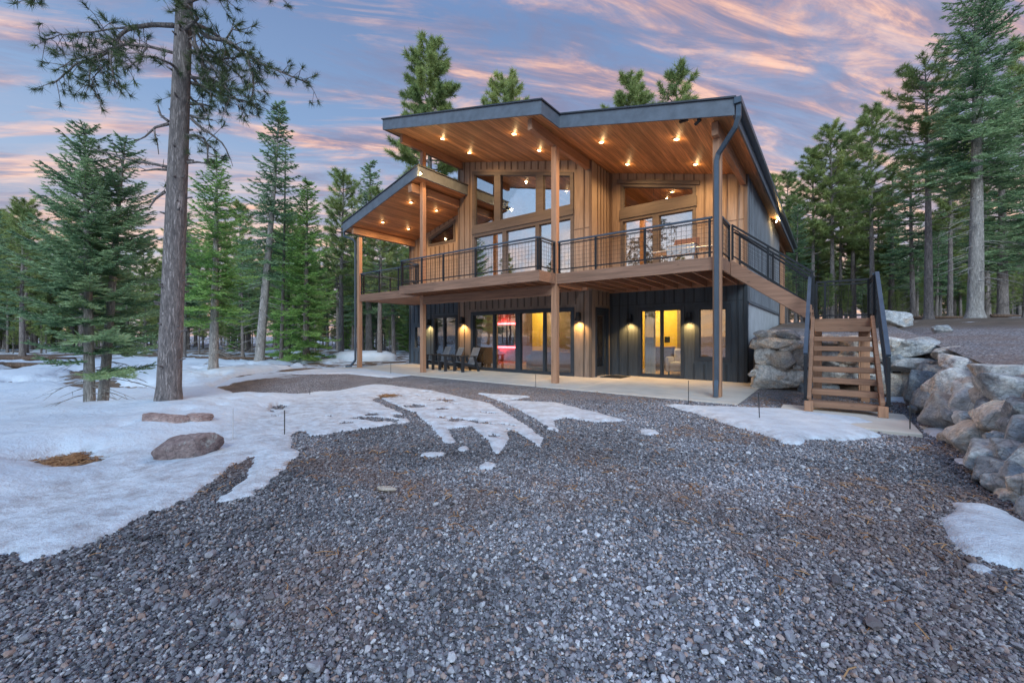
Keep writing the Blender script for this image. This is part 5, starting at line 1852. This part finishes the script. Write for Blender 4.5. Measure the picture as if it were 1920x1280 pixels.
def pine(seed, H, cb, Rm, r0, k=1.0, lean=(0, 0), bend=0.12, step=0.34, dead=12, dens=1.0, top=0.55):
    """ponderosa-like pine: limbs that sweep up, needles in tufts at the branchlet ends"""
    g = np.random.default_rng(seed)
    ax = spine(H, lean, bend, g)
    extra, TC, TD, TT = [], [], [], []
    z = cb
    while z < H - 0.15:
        t = (z - cb) / (H - cb)
        n = g.integers(4, 6)
        a0 = g.uniform(0, 6.28)
        for i in range(n):
            az = a0 + i * 6.28 / n + g.uniform(-0.5, 0.5)
            prof = min(1, 0.62 + t * 1.2) * (1 - t ** 1.7) ** top
            L = Rm * prof * g.uniform(0.55, 1.15) + 0.12 * k
            pitch = -0.10 + 0.85 * t + g.uniform(-0.18, 0.18)
            s = np.linspace(0, 1, 6)
            wob = g.normal(0, 0.10)
            pts = ax(min(z + g.uniform(-.15, .15), H)) + np.stack([np.cos(az + wob * s * 3) * L * s, np.sin(az + wob * s * 3) * L * s, L * (pitch * s - 0.12 * s + 0.22 * s ** 2)], -1)
            extra.append((pts, [(0.030 * (1 - t * 0.6) * (1 - q * 0.8) + 0.004) * k for q in s], 5))
            tone = np.clip(g.normal(0.5, 0.22), 0.05, 1)
            nb = max(4, int(L / (0.15 * k) * dens))
            for q in range(nb):
                u = 0.30 + 0.70 * (q + g.random()) / nb
                b = np.array([np.interp(u, s, pts[:, c]) for c in range(3)])
                sa = az + g.uniform(-1.3, 1.3)
                sl = (0.16 + 0.30 * L * (1.05 - u)) * g.uniform(0.6, 1.2) * min(1, k)
                e = b + np.array([math.cos(sa), math.sin(sa), g.uniform(-0.15, 0.65)]) * sl
                extra.append(([b, (b + e) / 2 - np.array([0, 0, 0.02]), e], [0.007 * k, 0.006 * k, 0.005 * k], 3))
                dd = (e - b) / (np.linalg.norm(e - b) + 1e-9)
                TC += [e, b * 0.45 + e * 0.55]
                TD += [dd + np.array([0, 0, 0.3])] * 2
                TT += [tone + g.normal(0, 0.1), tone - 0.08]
            TC.append(pts[-1])
            TD.append(np.array([math.cos(az), math.sin(az), 0.5]))
            TT.append(tone)
        z += step * 0.85 * k * g.uniform(0.7, 1.3)
    for q in range(4):
        TC.append(ax(H - 0.10 * q * k))
        TD.append(np.array([0, 0, 1.0]))
        TT.append(0.6)
    for i in range(dead):
        zz = g.uniform(0.25, 1.0) * cb
        az = g.uniform(0, 6.28)
        L = Rm * g.uniform(0.15, 0.7)
        s = np.linspace(0, 1, 5)
        pts = ax(zz) + np.stack([np.cos(az) * L * s, np.sin(az + 0.3 * s) * L * s, L * (0.12 * s - 0.35 * s ** 2)], -1)
        extra.append((pts, [0.014 * k * (1 - q) + 0.003 for q in s], 4))
    TC, TD, TT = np.array(TC), np.array(TD), np.array(TT)
    nn = 26
    V = tufts(TC, TD, g, nn, 0.20 * k, 0.019 * k, 1.15)
    F = np.arange(len(V)).reshape(-1, 3)
    tone = np.repeat(np.clip(np.repeat(TT, nn) + g.normal(0, 0.10, len(TT) * nn), 0.0, 1), 3)
    return trunk_mesh('trunk', H, r0, ax, extra), raw_mesh('crown', V, F, False, tone)

PROTO = {}
def plant(kind, loc, label, rz=0.0, s=1.0, name='fir_tree', group='background conifers', cat='tree', sz=None):
    tm, cm, bm_, nm = PROTO[kind]
    t = thing(name, label, cat, loc, rz, group)
    t.scale = (s, s, sz or s)
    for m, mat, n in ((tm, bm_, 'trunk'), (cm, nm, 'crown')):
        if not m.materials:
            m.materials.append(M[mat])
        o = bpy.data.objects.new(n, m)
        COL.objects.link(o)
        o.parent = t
    return t

def gz_at(p):
    return float(ground_z(p.x, p.y))
def spot(u, d, upper=False):
    """lateral direction (tangent from the optical axis) and distance ahead"""
    p = at((u - 960) / 773.586 * d, d)
    p.z = float(bank_z(p.x, p.y)) if upper else gz_at(p)
    return p
def local(p0, d):
    return d

cx_r = np.array([RGT.x, RGT.y])
def lr(a, b=0.0):
    """lean given along the camera's right / forward axes"""
    return (RGT.x * a + FWD.x * b, RGT.y * a + FWD.y * b)

# --- two young firs on the left bank
PROTO['fir_a'] = (*fir(11, 6.0, 1.1, 1.38, 0.085, 0.9, lr(-0.06), 0.03, 0.0, 1.3, 8, 0.05, shape=0.70, lowthin=0.60, step=0.19), 'bark_fir', 'needle_fir')
PROTO['fir_b'] = (*fir(12, 5.9, 1.3, 1.22, 0.085, 0.9, lr(0.55), 0.05, 0.02, 1.3, 14, 0.06, shape=0.70, lowthin=0.62, step=0.19), 'bark_fir', 'needle_fir')
p = spot(168, 8.3); p.z -= 0.02
plant('fir_a', p, 'full young fir with pale trunk at the left, the nearer of the leaning pair', 0, name='fir_tree', group='young firs')
p = spot(190, 8.7)
plant('fir_b', p, 'young fir with curved pale trunk between the full one and the big pine', 0, name='fir_tree', group='young firs')
# --- others on the left
PROTO['fir_c'] = (*fir(13, 7.5, 2.0, 1.35, 0.14, 1.2, lr(0.1), 0.04, 0.26, 1.0, 22, 0.03, shape=0.6), 'bark_fir', 'needle_green')
plant('fir_c', spot(400, 14.4), 'fir with long bare grey trunk just right of the big pine')
PROTO['fir_d'] = (*fir(14, 12.6, 4.2, 1.7, 0.21, 1.8, lr(0.95), 0.08, 0.34, 0.95, 26, 0.14, shape=0.7), 'bark_fir', 'needle_fir')
plant('fir_d', spot(486, 20.0), 'tall thin fir with yellowish leaning trunk, highest on the left')
PROTO['spruce'] = (*fir(15, 9.2, 0.4, 1.55, 0.16, 1.5, lr(0.0), 0.04, 0.30, 1.15, 4, 0.02, shape=0.55, tonebias=0.12), 'bark_far', 'needle_green')
plant('spruce', spot(574, 21.0), 'dense bright green conifer with branches down to the snow')
plant('spruce', spot(540, 23.0), 'darker dense conifer standing half behind the bright green one', 2.1, 0.92)
# slim dead pole beside the tall fir
g = np.random.default_rng(3)
ax = spine(11.6, lr(0.3), 0.05, g)
ex = []
for i in range(26):
    zz = g.uniform(5, 11.4); az = g.uniform(0, 6.28); L = g.uniform(0.15, 0.5)
    b = ax(zz)
    ex.append(([b, b + np.array([math.cos(az) * L, math.sin(az) * L, 0.1 * L])], [0.010, 0.004], 3))
t = thing('dead_tree', 'bare dead pole of a tree beside the tall thin fir', 'tree', spot(527, 21.2))
link('trunk', trunk_mesh('trunk', 11.6, 0.09, ax, ex), 'bark_far', t)
PROTO['fir_e'] = (*fir(16, 13.6, 3.0, 2.1, 0.24, 2.0, lr(0.0), 0.1, 0.28, 0.95, 14, 0.05, shape=0.62), 'bark_far', 'needle_fir')
plant('fir_e', spot(692, 29.5), 'tall dark fir rising just left of the lower porch roof')
PROTO['pine_a'] = (*pine(21, 12.0, 4.6, 1.8, 0.18, 1.5), 'bark_far', 'needle_pine')
PROTO['pine_b'] = (*pine(22, 15.0, 6.6, 1.9, 0.165, 1.7, lr(0.2)), 'bark_far', 'needle_pine')
PROTO['pine_c'] = (*pine(23, 14.0, 5.6, 1.7, 0.15, 1.6, lr(-0.2)), 'bark_pine', 'needle_pine')
PROTO['pine_d'] = (*pine(24, 21.5, 10.0, 2.6, 0.30, 2.0, lr(0.0), dens=1.7, step=0.28), 'bark_pine', 'needle_pine')
PROTO['fir_f'] = (*fir(17, 10.5, 3.0, 1.5, 0.13, 1.7, lr(0.1), 0.1, 0.32, 0.95, 18, 0.08, shape=0.65), 'bark_far', 'needle_fir')
plant('pine_a', spot(640, 27.0), 'bushy grey green pine left of the tall dark fir', 1.0, 0.98, name='pine_tree')
plant('fir_f', spot(345, 25.0), 'fir seen low behind the big pine trunk', 0.4, 0.85)
plant('pine_a', spot(42, 24.0), 'yellowish pine with dead spiky top at the far left edge', 2.0, 0.70, name='pine_tree')
plant('fir_f', spot(-20, 17.0), 'dark conifer cut by the left picture edge', 1.0, 0.62)
plant('fir_f', spot(455, 27.0), 'grey green fir in the gap left of the tall thin fir', 2.4, 0.72)
plant('fir_f', spot(738, 26.0), 'fir behind the left corner post of the porch', 3.3, 0.9)
plant('pine_a', spot(712, 22.0), 'pine with bare lower trunk just right of the corner post', 0.3, 0.75, name='pine_tree')
# --- behind the roof
plant('pine_d', spot(808, 28.5), 'tall pine rising behind the left end of the main roof', 0.5, 0.99, name='pine_tree', group='pines behind the roof')
plant('pine_d', spot(950, 44.0), 'small pine top showing above the middle of the roof', 1.7, 1.34, name='pine_tree', group='pines behind the roof')
plant('pine_d', spot(1180, 42.0), 'rounded pine top above the right half of the roof', 2.9, 1.27, name='pine_tree', group='pines behind the roof')
plant('pine_b', spot(1268, 44.0), 'darker pine top nearest the right roof corner', 4.0, 1.95, name='pine_tree', group='pines behind the roof')
# --- right side, on the upper yard
PROTO['pine_e'] = (*pine(25, 11.9, 6.0, 1.75, 0.165, 1.15, lr(-0.1), 0.06, 0.34, 16, 1.0), 'bark_pine', 'needle_pine')
plant('pine_e', spot(1741, 19.0, True), 'slender tall pine with pinkish trunk left of the big pale fir', 0.0, name='pine_tree', group='trees on the upper yard')
PROTO['fir_g'] = (*fir(18, 14.4, 5.4, 1.95, 0.235, 1.6, lr(0.25), 0.12, 0.30, 1.05, 40, 0.05, shape=0.62), 'bark_fir', 'needle_fir')
plant('fir_g', spot(1828, 16.0, True), 'largest fir on the right with thick pale leaning trunk', 0.0, group='trees on the upper yard')
for u, d, kd, s, rz, lb in ((1637, 27.5, 'pine_c', 1.0, 0.3, 'tall pine straight behind the right stair rail'),
                            (1560, 30.0, 'pine_b', 0.95, 1.2, 'tall pine above the stair landing, left of the highest one'),
                            (1597, 33.0, 'pine_c', 1.08, 2.2, 'thin pine between the two tall ones above the landing'),
                            (1522, 31.0, 'pine_c', 0.92, 3.0, 'bushy pine at the left of the right hand woods'),
                            (1476, 37.0, 'pine_a', 1.10, 0.8, 'pine just beside the rear end of the roof'),
                            (1712, 25.0, 'fir_f', 1.0, 1.6, 'dark fir with thin pale trunk left of the slender pine'),
                            (1781, 23.5, 'pine_b', 0.78, 0.6, 'pine trunk in the gap between slender pine and pale fir'),
                            (1852, 25.0, 'fir_f', 1.10, 2.6, 'dark fir close behind the thick pale trunk'),
                            (1880, 19.5, 'fir_e', 0.80, 0.9, 'dark fir near the right picture edge'),
                            (1940, 21.0, 'pine_b', 0.95, 1.9, 'pine cut by the right picture edge'),
                            (1925, 15.5, 'fir_f', 0.72, 4.1, 'low branched conifer at the extreme right edge'),
                            (1672, 31.0, 'fir_e', 0.85, 5.0, 'fir behind the grey boulder at the yard edge'),
                            (1492, 26.5, 'fir_f', 0.72, 0.2, 'low fir behind the upper stair flight')):
    plant(kd, spot(u, d, True), lb, rz, s, name='pine_tree' if kd.startswith('pine') else 'fir_tree', group='trees on the upper yard')

# --- the big pine in the snow, its limbs surveyed one by one (metres right of the trunk, metres up)
def big_pine():
    g = np.random.default_rng(77)
    base = at(-5.86, 7.03)
    base.z = float(ground_z(base.x, base.y)) + 0.02
    H = 15.5
    ax = lambda z: np.array([RGT.x * 0.040 * z, RGT.y * 0.040 * z, z])
    LIMBS = {'L1': [(0.14, 7.37), (-0.32, 7.45), (-0.83, 7.44), (-1.11, 7.28), (-1.31, 7.11), (-1.68, 6.96), (-2.2, 6.91), (-2.57, 6.74), (-2.81, 6.6)], 'L1b': [(-0.83, 7.44), (-1.31, 7.49), (-1.79, 7.52), (-2.54, 7.56), (-3.05, 7.52)], 'L1c': [(-1.68, 6.96), (-1.82, 6.71), (-1.85, 6.4)], 'L1d': [(-1.11, 7.28), (-1.17, 7.05), (-1.45, 6.84), (-1.72, 6.57), (-1.75, 6.36)], 'L2': [(0.1, 6.89), (-0.39, 6.99), (-0.77, 6.96), (-1.04, 6.88), (-1.31, 6.76), (-1.62, 6.6)], 'L2b': [(-1.0, 6.88), (-1.02, 6.6), (-0.99, 6.36), (-0.83, 6.06)], 'L2c': [(-0.39, 6.99), (-0.49, 6.71), (-0.77, 6.5)], 'D1': [(0.02, 5.5), (-0.29, 5.45), (-0.43, 5.31), (-0.6, 5.19)], 'D2': [(-0.02, 4.7), (-0.39, 4.77), (-0.77, 4.82), (-1.11, 4.95), (-1.41, 5.05)], 'D3': [(-0.03, 4.65), (-0.22, 4.65), (-0.49, 4.61)], 'D4': [(0.03, 5.55), (-0.19, 5.72), (-0.19, 5.85)], 'D5': [(-0.05, 4.22), (-0.19, 4.12), (-0.36, 3.91)], 'D6': [(-0.29, 5.45), (-0.25, 5.2), (-0.19, 4.95)], 'R1': [(0.48, 7.42), (0.66, 7.25), (0.83, 7.08), (1.07, 6.98), (1.31, 6.91), (1.68, 6.64), (1.85, 6.4), (1.93, 6.13), (1.91, 5.82), (1.82, 5.65)], 'R1b': [(1.68, 6.64), (1.79, 6.6), (1.91, 6.47), (2.01, 6.36)], 'R1c': [(1.31, 6.91), (1.48, 7.05), (1.68, 6.98)], 'R2': [(0.46, 7.08), (0.6, 6.84), (0.68, 6.64), (0.7, 6.3)], 'R3': [(0.43, 6.42), (0.73, 6.35), (0.97, 6.3), (1.21, 6.13)], 'R4': [(0.41, 5.91), (0.6, 5.91), (0.83, 5.85)], 'R5': [(0.43, 5.67), (0.63, 5.62), (0.85, 5.59)], 'R6': [(0.44, 5.62), (0.6, 5.45), (0.8, 5.33), (1.0, 5.19), (1.15, 4.9)], 'R7': [(0.39, 4.77), (0.6, 4.76), (0.8, 4.74)], 'R8': [(0.39, 5.28), (0.63, 5.29), (0.75, 5.14), (0.77, 4.77)], 'R9': [(0.49, 7.35), (0.53, 7.05), (0.66, 6.71), (0.8, 6.3)], 'R10': [(0.46, 6.84), (0.87, 6.6), (1.17, 6.3), (1.31, 6.02), (1.51, 5.82)]}
    bare = {'D1', 'D2', 'D3', 'D4', 'D5', 'D6', 'R6', 'R5', 'R7'}
    limbs = []
    tilt = {}
    for nm, pl_ in LIMBS.items():
        k = tilt.setdefault(nm[:2], g.uniform(-0.35, 0.35) if nm[0] == 'L' or nm[:2] in ('R1',) else 0.0)
        pts = []
        for a, h in pl_:
            fw = k * (abs(a) - 0.2) + 0.03 * math.sin(a * 5 + h * 3)
            pts.append(np.array([RGT.x * a + FWD.x * fw, RGT.y * a + FWD.y * fw, h]))
        limbs.append((nm, np.array(pts), 0.014 if nm == 'D6' else 0.042 if len(pl_) > 6 else (0.026 if len(nm) == 2 else 0.015)))
    # limbs towards and away from the viewer, and the crown above the frame
    for i in range(46):
        h = g.uniform(7.3, 15.0) if i > 5 else g.uniform(6.2, 7.4)
        az = g.uniform(0, 6.28)
        L = (3.1 - (h - 7.3) * 0.27) * g.uniform(0.6, 1.0) if i > 5 else g.uniform(0.7, 1.5)
        s = np.linspace(0, 1, 7)
        b = ax(h)
        pts = b + np.stack([np.cos(az + 0.25 * np.sin(s * 4)) * L * s, np.sin(az + 0.25 * np.sin(s * 4)) * L * s, L * (0.16 * s - 0.34 * s ** 2)], -1)
        limbs.append(('X', pts, 0.034))
    extra, TC, TD = [], [], []
    for nm, pts, r in limbs:
        n = len(pts)
        seg = np.linalg.norm(np.diff(pts, axis=0), axis=1)
        s = np.concatenate([[0], np.cumsum(seg)])
        Lt = s[-1]
        nn = max(n, int(Lt / 0.12))
        q = np.linspace(0, Lt, nn)
        fine_ = np.stack([np.interp(q, s, pts[:, c]) for c in range(3)], -1) + g.normal(0, 0.012, (nn, 3)) * np.linspace(0, 1, nn)[:, None]
        extra.append((fine_, [r * (1 - 0.78 * t_ / Lt) + 0.004 for t_ in q], 6))
        # twigs
        step = 0.068 if nm not in bare else 0.30
        u = 0.22 * Lt if nm != 'X' else 0.35 * Lt
        while u < Lt:
            b = np.array([np.interp(u, s, pts[:, c]) for c in range(3)])
            d = np.array([np.interp(min(u + 0.1, Lt), s, pts[:, c]) - np.interp(max(u - 0.1, 0), s, pts[:, c]) for c in range(3)])
            d /= np.linalg.norm(d) + 1e-9
            l = g.uniform(0.14, 0.50) * (1.0 if nm not in bare else 0.45)
            dirn = d * 0.5 + g.normal(size=3) * 0.55 + np.array([0, 0, g.choice([-0.55, 0.15, -0.3])])
            dirn /= np.linalg.norm(dirn)
            m1 = b + dirn * l * 0.5 + np.array([0, 0, 0.02])
            e = b + dirn * l + np.array([0, 0, -0.14 * l + (0.12 if g.random() < 0.4 else 0)])
            extra.append(([b, m1, e], [0.0075, 0.006, 0.0045], 4))
            if nm not in bare:
                TC.append(e)
                td = (e - m1) / (np.linalg.norm(e - m1) + 1e-9)
                TD.append(td + np.array([0, 0, 0.25]))
                if l > 0.3 and g.random() < 0.7:
                    e2 = m1 + g.normal(size=3) * 0.13
                    extra.append(([m1, e2], [0.005, 0.004], 3))
                    TC.append(e2)
                    TD.append(np.array([dirn[0], dirn[1], dirn[2] + 0.2]))
            elif g.random() < 0.22:
                TC.append(e)
                TD.append(dirn)
            u += step * g.uniform(0.6, 1.5)
        if nm not in bare:
            TC.append(pts[-1])
            TD.append((pts[-1] - pts[-2]) / np.linalg.norm(pts[-1] - pts[-2]))
    # broken stubs along the bole
    for i in range(46):
        h = g.uniform(0.8, 7.4)
        az = g.uniform(0, 6.28)
        rr = 0.22 - h * 0.0085
        dv = np.array([math.cos(az), math.sin(az), 0.25])
        extra.append(([ax(h) + dv * rr * 0.8, ax(h) + dv * (rr + g.uniform(0.02, 0.09))], [0.022, 0.014], 6))
    m = MB()
    zs = [-0.3, 0.0, 0.1, 0.25, 0.5] + list(np.linspace(0.9, H, 30))
    m.tube([ax(z) for z in zs], [(0.185 * (1 - max(z, 0) / H) ** 0.62 + 0.01) * (1 + 0.42 * max(0, 1 - max(z, 0) / 0.6) ** 2) for z in zs], 28)
    for p_, r_, sd in extra:
        m.tube(p_, r_, sd, cap=True)
    me = bpy.data.meshes.new('trunk')
    me.from_pydata(m.v, [], m.f)
    me.polygons.foreach_set('use_smooth', [True] * len(me.polygons))
    t = thing('pine_tree', 'tallest pine, thick bare trunk standing in the snow at the left front', 'tree', base)
    t.scale = (0.89, 0.89, 0.89)
    link('trunk', me, 'bark_pine', t)
    TC, TD = np.array(TC), np.array(TD)
    nn = 46
    V = tufts(TC, TD, g, nn, 0.145, 0.0085, 0.75)
    tone = np.repeat(np.clip(np.repeat(g.normal(0.45, 0.2, len(TC)), nn) + g.normal(0, 0.1, len(TC) * nn), 0, 1), 3)
    link('crown', raw_mesh('crown', V, np.arange(len(V)).reshape(-1, 3), False, tone), 'needle_big', t)
big_pine()

# --- the far woods: one mass behind the trees one can tell apart
def far_woods():
    g = np.random.default_rng(5)
    P, S_, RZ, K = [], [], [], []
    def addp(u, d, s, upper, kk=None):
        p = at((u - 960) / 773.586 * d, d)
        if upper is None:
            z = 0.0
        elif upper:
            z = float(bank_z(p.x, p.y)) if p.x > -8 and p.y > 12 or p.x > 7.6 else float(ground_z(p.x, p.y))
        else:
            z = float(ground_z(p.x, p.y))
        if -12 < p.x < 6 and -3 < p.y < 19:
            return
        P.append((p.x, p.y, z - 0.05)); S_.append(s); RZ.append(g.uniform(0, 6.28)); K.append(g.integers(0, 5) if kk is None else kk)
    for i in range(115):
        d = g.uniform(30, 64)
        addp(g.uniform(-420, 860), d, g.uniform(0.45, 0.85) * (0.8 + 0.2 * d / 40), False)
    for i in range(120):
        d = g.uniform(30, 64)
        addp(g.uniform(640, 1420), d, g.uniform(0.35, 0.6), True)
    for i in range(70):
        d = g.uniform(32, 66)
        addp(g.uniform(1440, 2300), d, g.uniform(0.55, 0.98), True)
    for i in range(130):
        addp(g.uniform(-420, 860), g.uniform(31, 66), g.uniform(0.4, 1.0), False, 5)
    for i in range(115):
        addp(g.uniform(1440, 2250), g.uniform(30, 70), g.uniform(0.4, 0.9), True, 5)
    for i in range(150):
        addp(g.uniform(-420, 860), g.uniform(28, 56), g.uniform(0.16, 0.36), False, 5)
    for i in range(90):
        addp(g.uniform(1440, 2250), g.uniform(24, 50), g.uniform(0.14, 0.32), True, 5)
    for i in range(85):     # behind the tripod: what the window glass mirrors
        p = (g.uniform(-40, 26), g.uniform(-46, -22), 0)
        P.append((p[0], p[1], -0.1)); S_.append(g.uniform(0.5, 0.95)); RZ.append(g.uniform(0, 6.28)); K.append(g.integers(0, 5))
    me = bpy.data.meshes.new('far_woods')
    me.from_pydata(P, [], [])
    for nm, ty, dat, fld in (('size', 'FLOAT', S_, 'value'), ('pick', 'INT', K, 'value')):
        a = me.attributes.new(nm, ty, 'POINT')
        a.data.foreach_set(fld, np.array(dat, np.float32 if ty == 'FLOAT' else np.int32))
    a = me.attributes.new('turn', 'FLOAT_VECTOR', 'POINT')
    a.data.foreach_set('vector', np.array([(0, 0, r) for r in RZ], np.float32).ravel())
    o = link('far_woods', me)
    tag(o, kind='stuff')
    ng = bpy.data.node_groups.new('woods_nodes', 'GeometryNodeTree')
    ng.interface.new_socket(name='Geometry', in_out='INPUT', socket_type='NodeSocketGeometry')
    ng.interface.new_socket(name='Geometry', in_out='OUTPUT', socket_type='NodeSocketGeometry')
    N, L = ng.nodes, ng.links
    gi, go = N.new('NodeGroupInput'), N.new('NodeGroupOutput')
    join = N.new('GeometryNodeJoinGeometry')
    src = {}
    for ob in list(scene.objects):
        if ob.name.split('.')[0] in ('trunk', 'crown') and ob.data:
            src[ob.data.name] = ob
    for kd in ('pine_a', 'pine_b', 'pine_c', 'fir_f', 'fir_e', 'spruce'):
        j2 = N.new('GeometryNodeJoinGeometry')
        for m in PROTO[kd][:2]:
            oi = N.new('GeometryNodeObjectInfo')
            oi.transform_space = 'ORIGINAL'
            oi.inputs['Object'].default_value = src[m.name]
            L.new(oi.outputs['Geometry'], j2.inputs[0])
        g2 = N.new('GeometryNodeGeometryToInstance')
        L.new(j2.outputs[0], g2.inputs[0])
        L.new(g2.outputs[0], join.inputs[0])
    iop = N.new('GeometryNodeInstanceOnPoints')
    iop.inputs['Pick Instance'].default_value = True
    def named(nm, typ):
        q = N.new('GeometryNodeInputNamedAttribute')
        q.data_type = typ
        q.inputs['Name'].default_value = nm
        return q.outputs[0]
    L.new(gi.outputs[0], iop.inputs['Points'])
    L.new(join.outputs[0], iop.inputs['Instance'])
    L.new(named('pick', 'INT'), iop.inputs['Instance Index'])
    L.new(named('turn', 'FLOAT_VECTOR'), iop.inputs['Rotation'])
    L.new(named('size', 'FLOAT'), iop.inputs['Scale'])
    L.new(iop.outputs[0], go.inputs[0])
    o.modifiers.new('woods', 'NODES').node_group = ng
far_woods()

# fallen logs and stumps among the trees
def log(u, d, L, r, az, label, upper=False):
    p = spot(u, d, upper)
    v = Vector((math.cos(az), math.sin(az), 0)) * L / 2
    m = MB().tube([p - v + Vector((0, 0, r * 0.8)), p + Vector((0.05, 0.05, r * 0.9)), p + v + Vector((0, 0, r * 0.7))], [r, r * 0.92, r * 0.7], 12)
    tag(m.build('fallen_log', 'log', None, smooth=True), label, 'log', 'fallen logs in the woods')
log(30, 17.5, 6.0, 0.13, YAW + 0.05, 'long fallen log at the left edge, nearer of two')
log(25, 20.5, 6.5, 0.14, YAW - 0.06, 'long fallen log at the left edge, farther of two')
log(440, 24.0, 4.0, 0.12, YAW + 0.2, 'fallen log on snow behind the bare trunked fir')
log(1900, 17.5, 3.0, 0.07, YAW + 0.3, 'thin pale fallen pole at the right woods edge', True)
log(1770, 20.0, 3.5, 0.08, YAW - 0.1, 'pale fallen pole behind the slender pine', True)
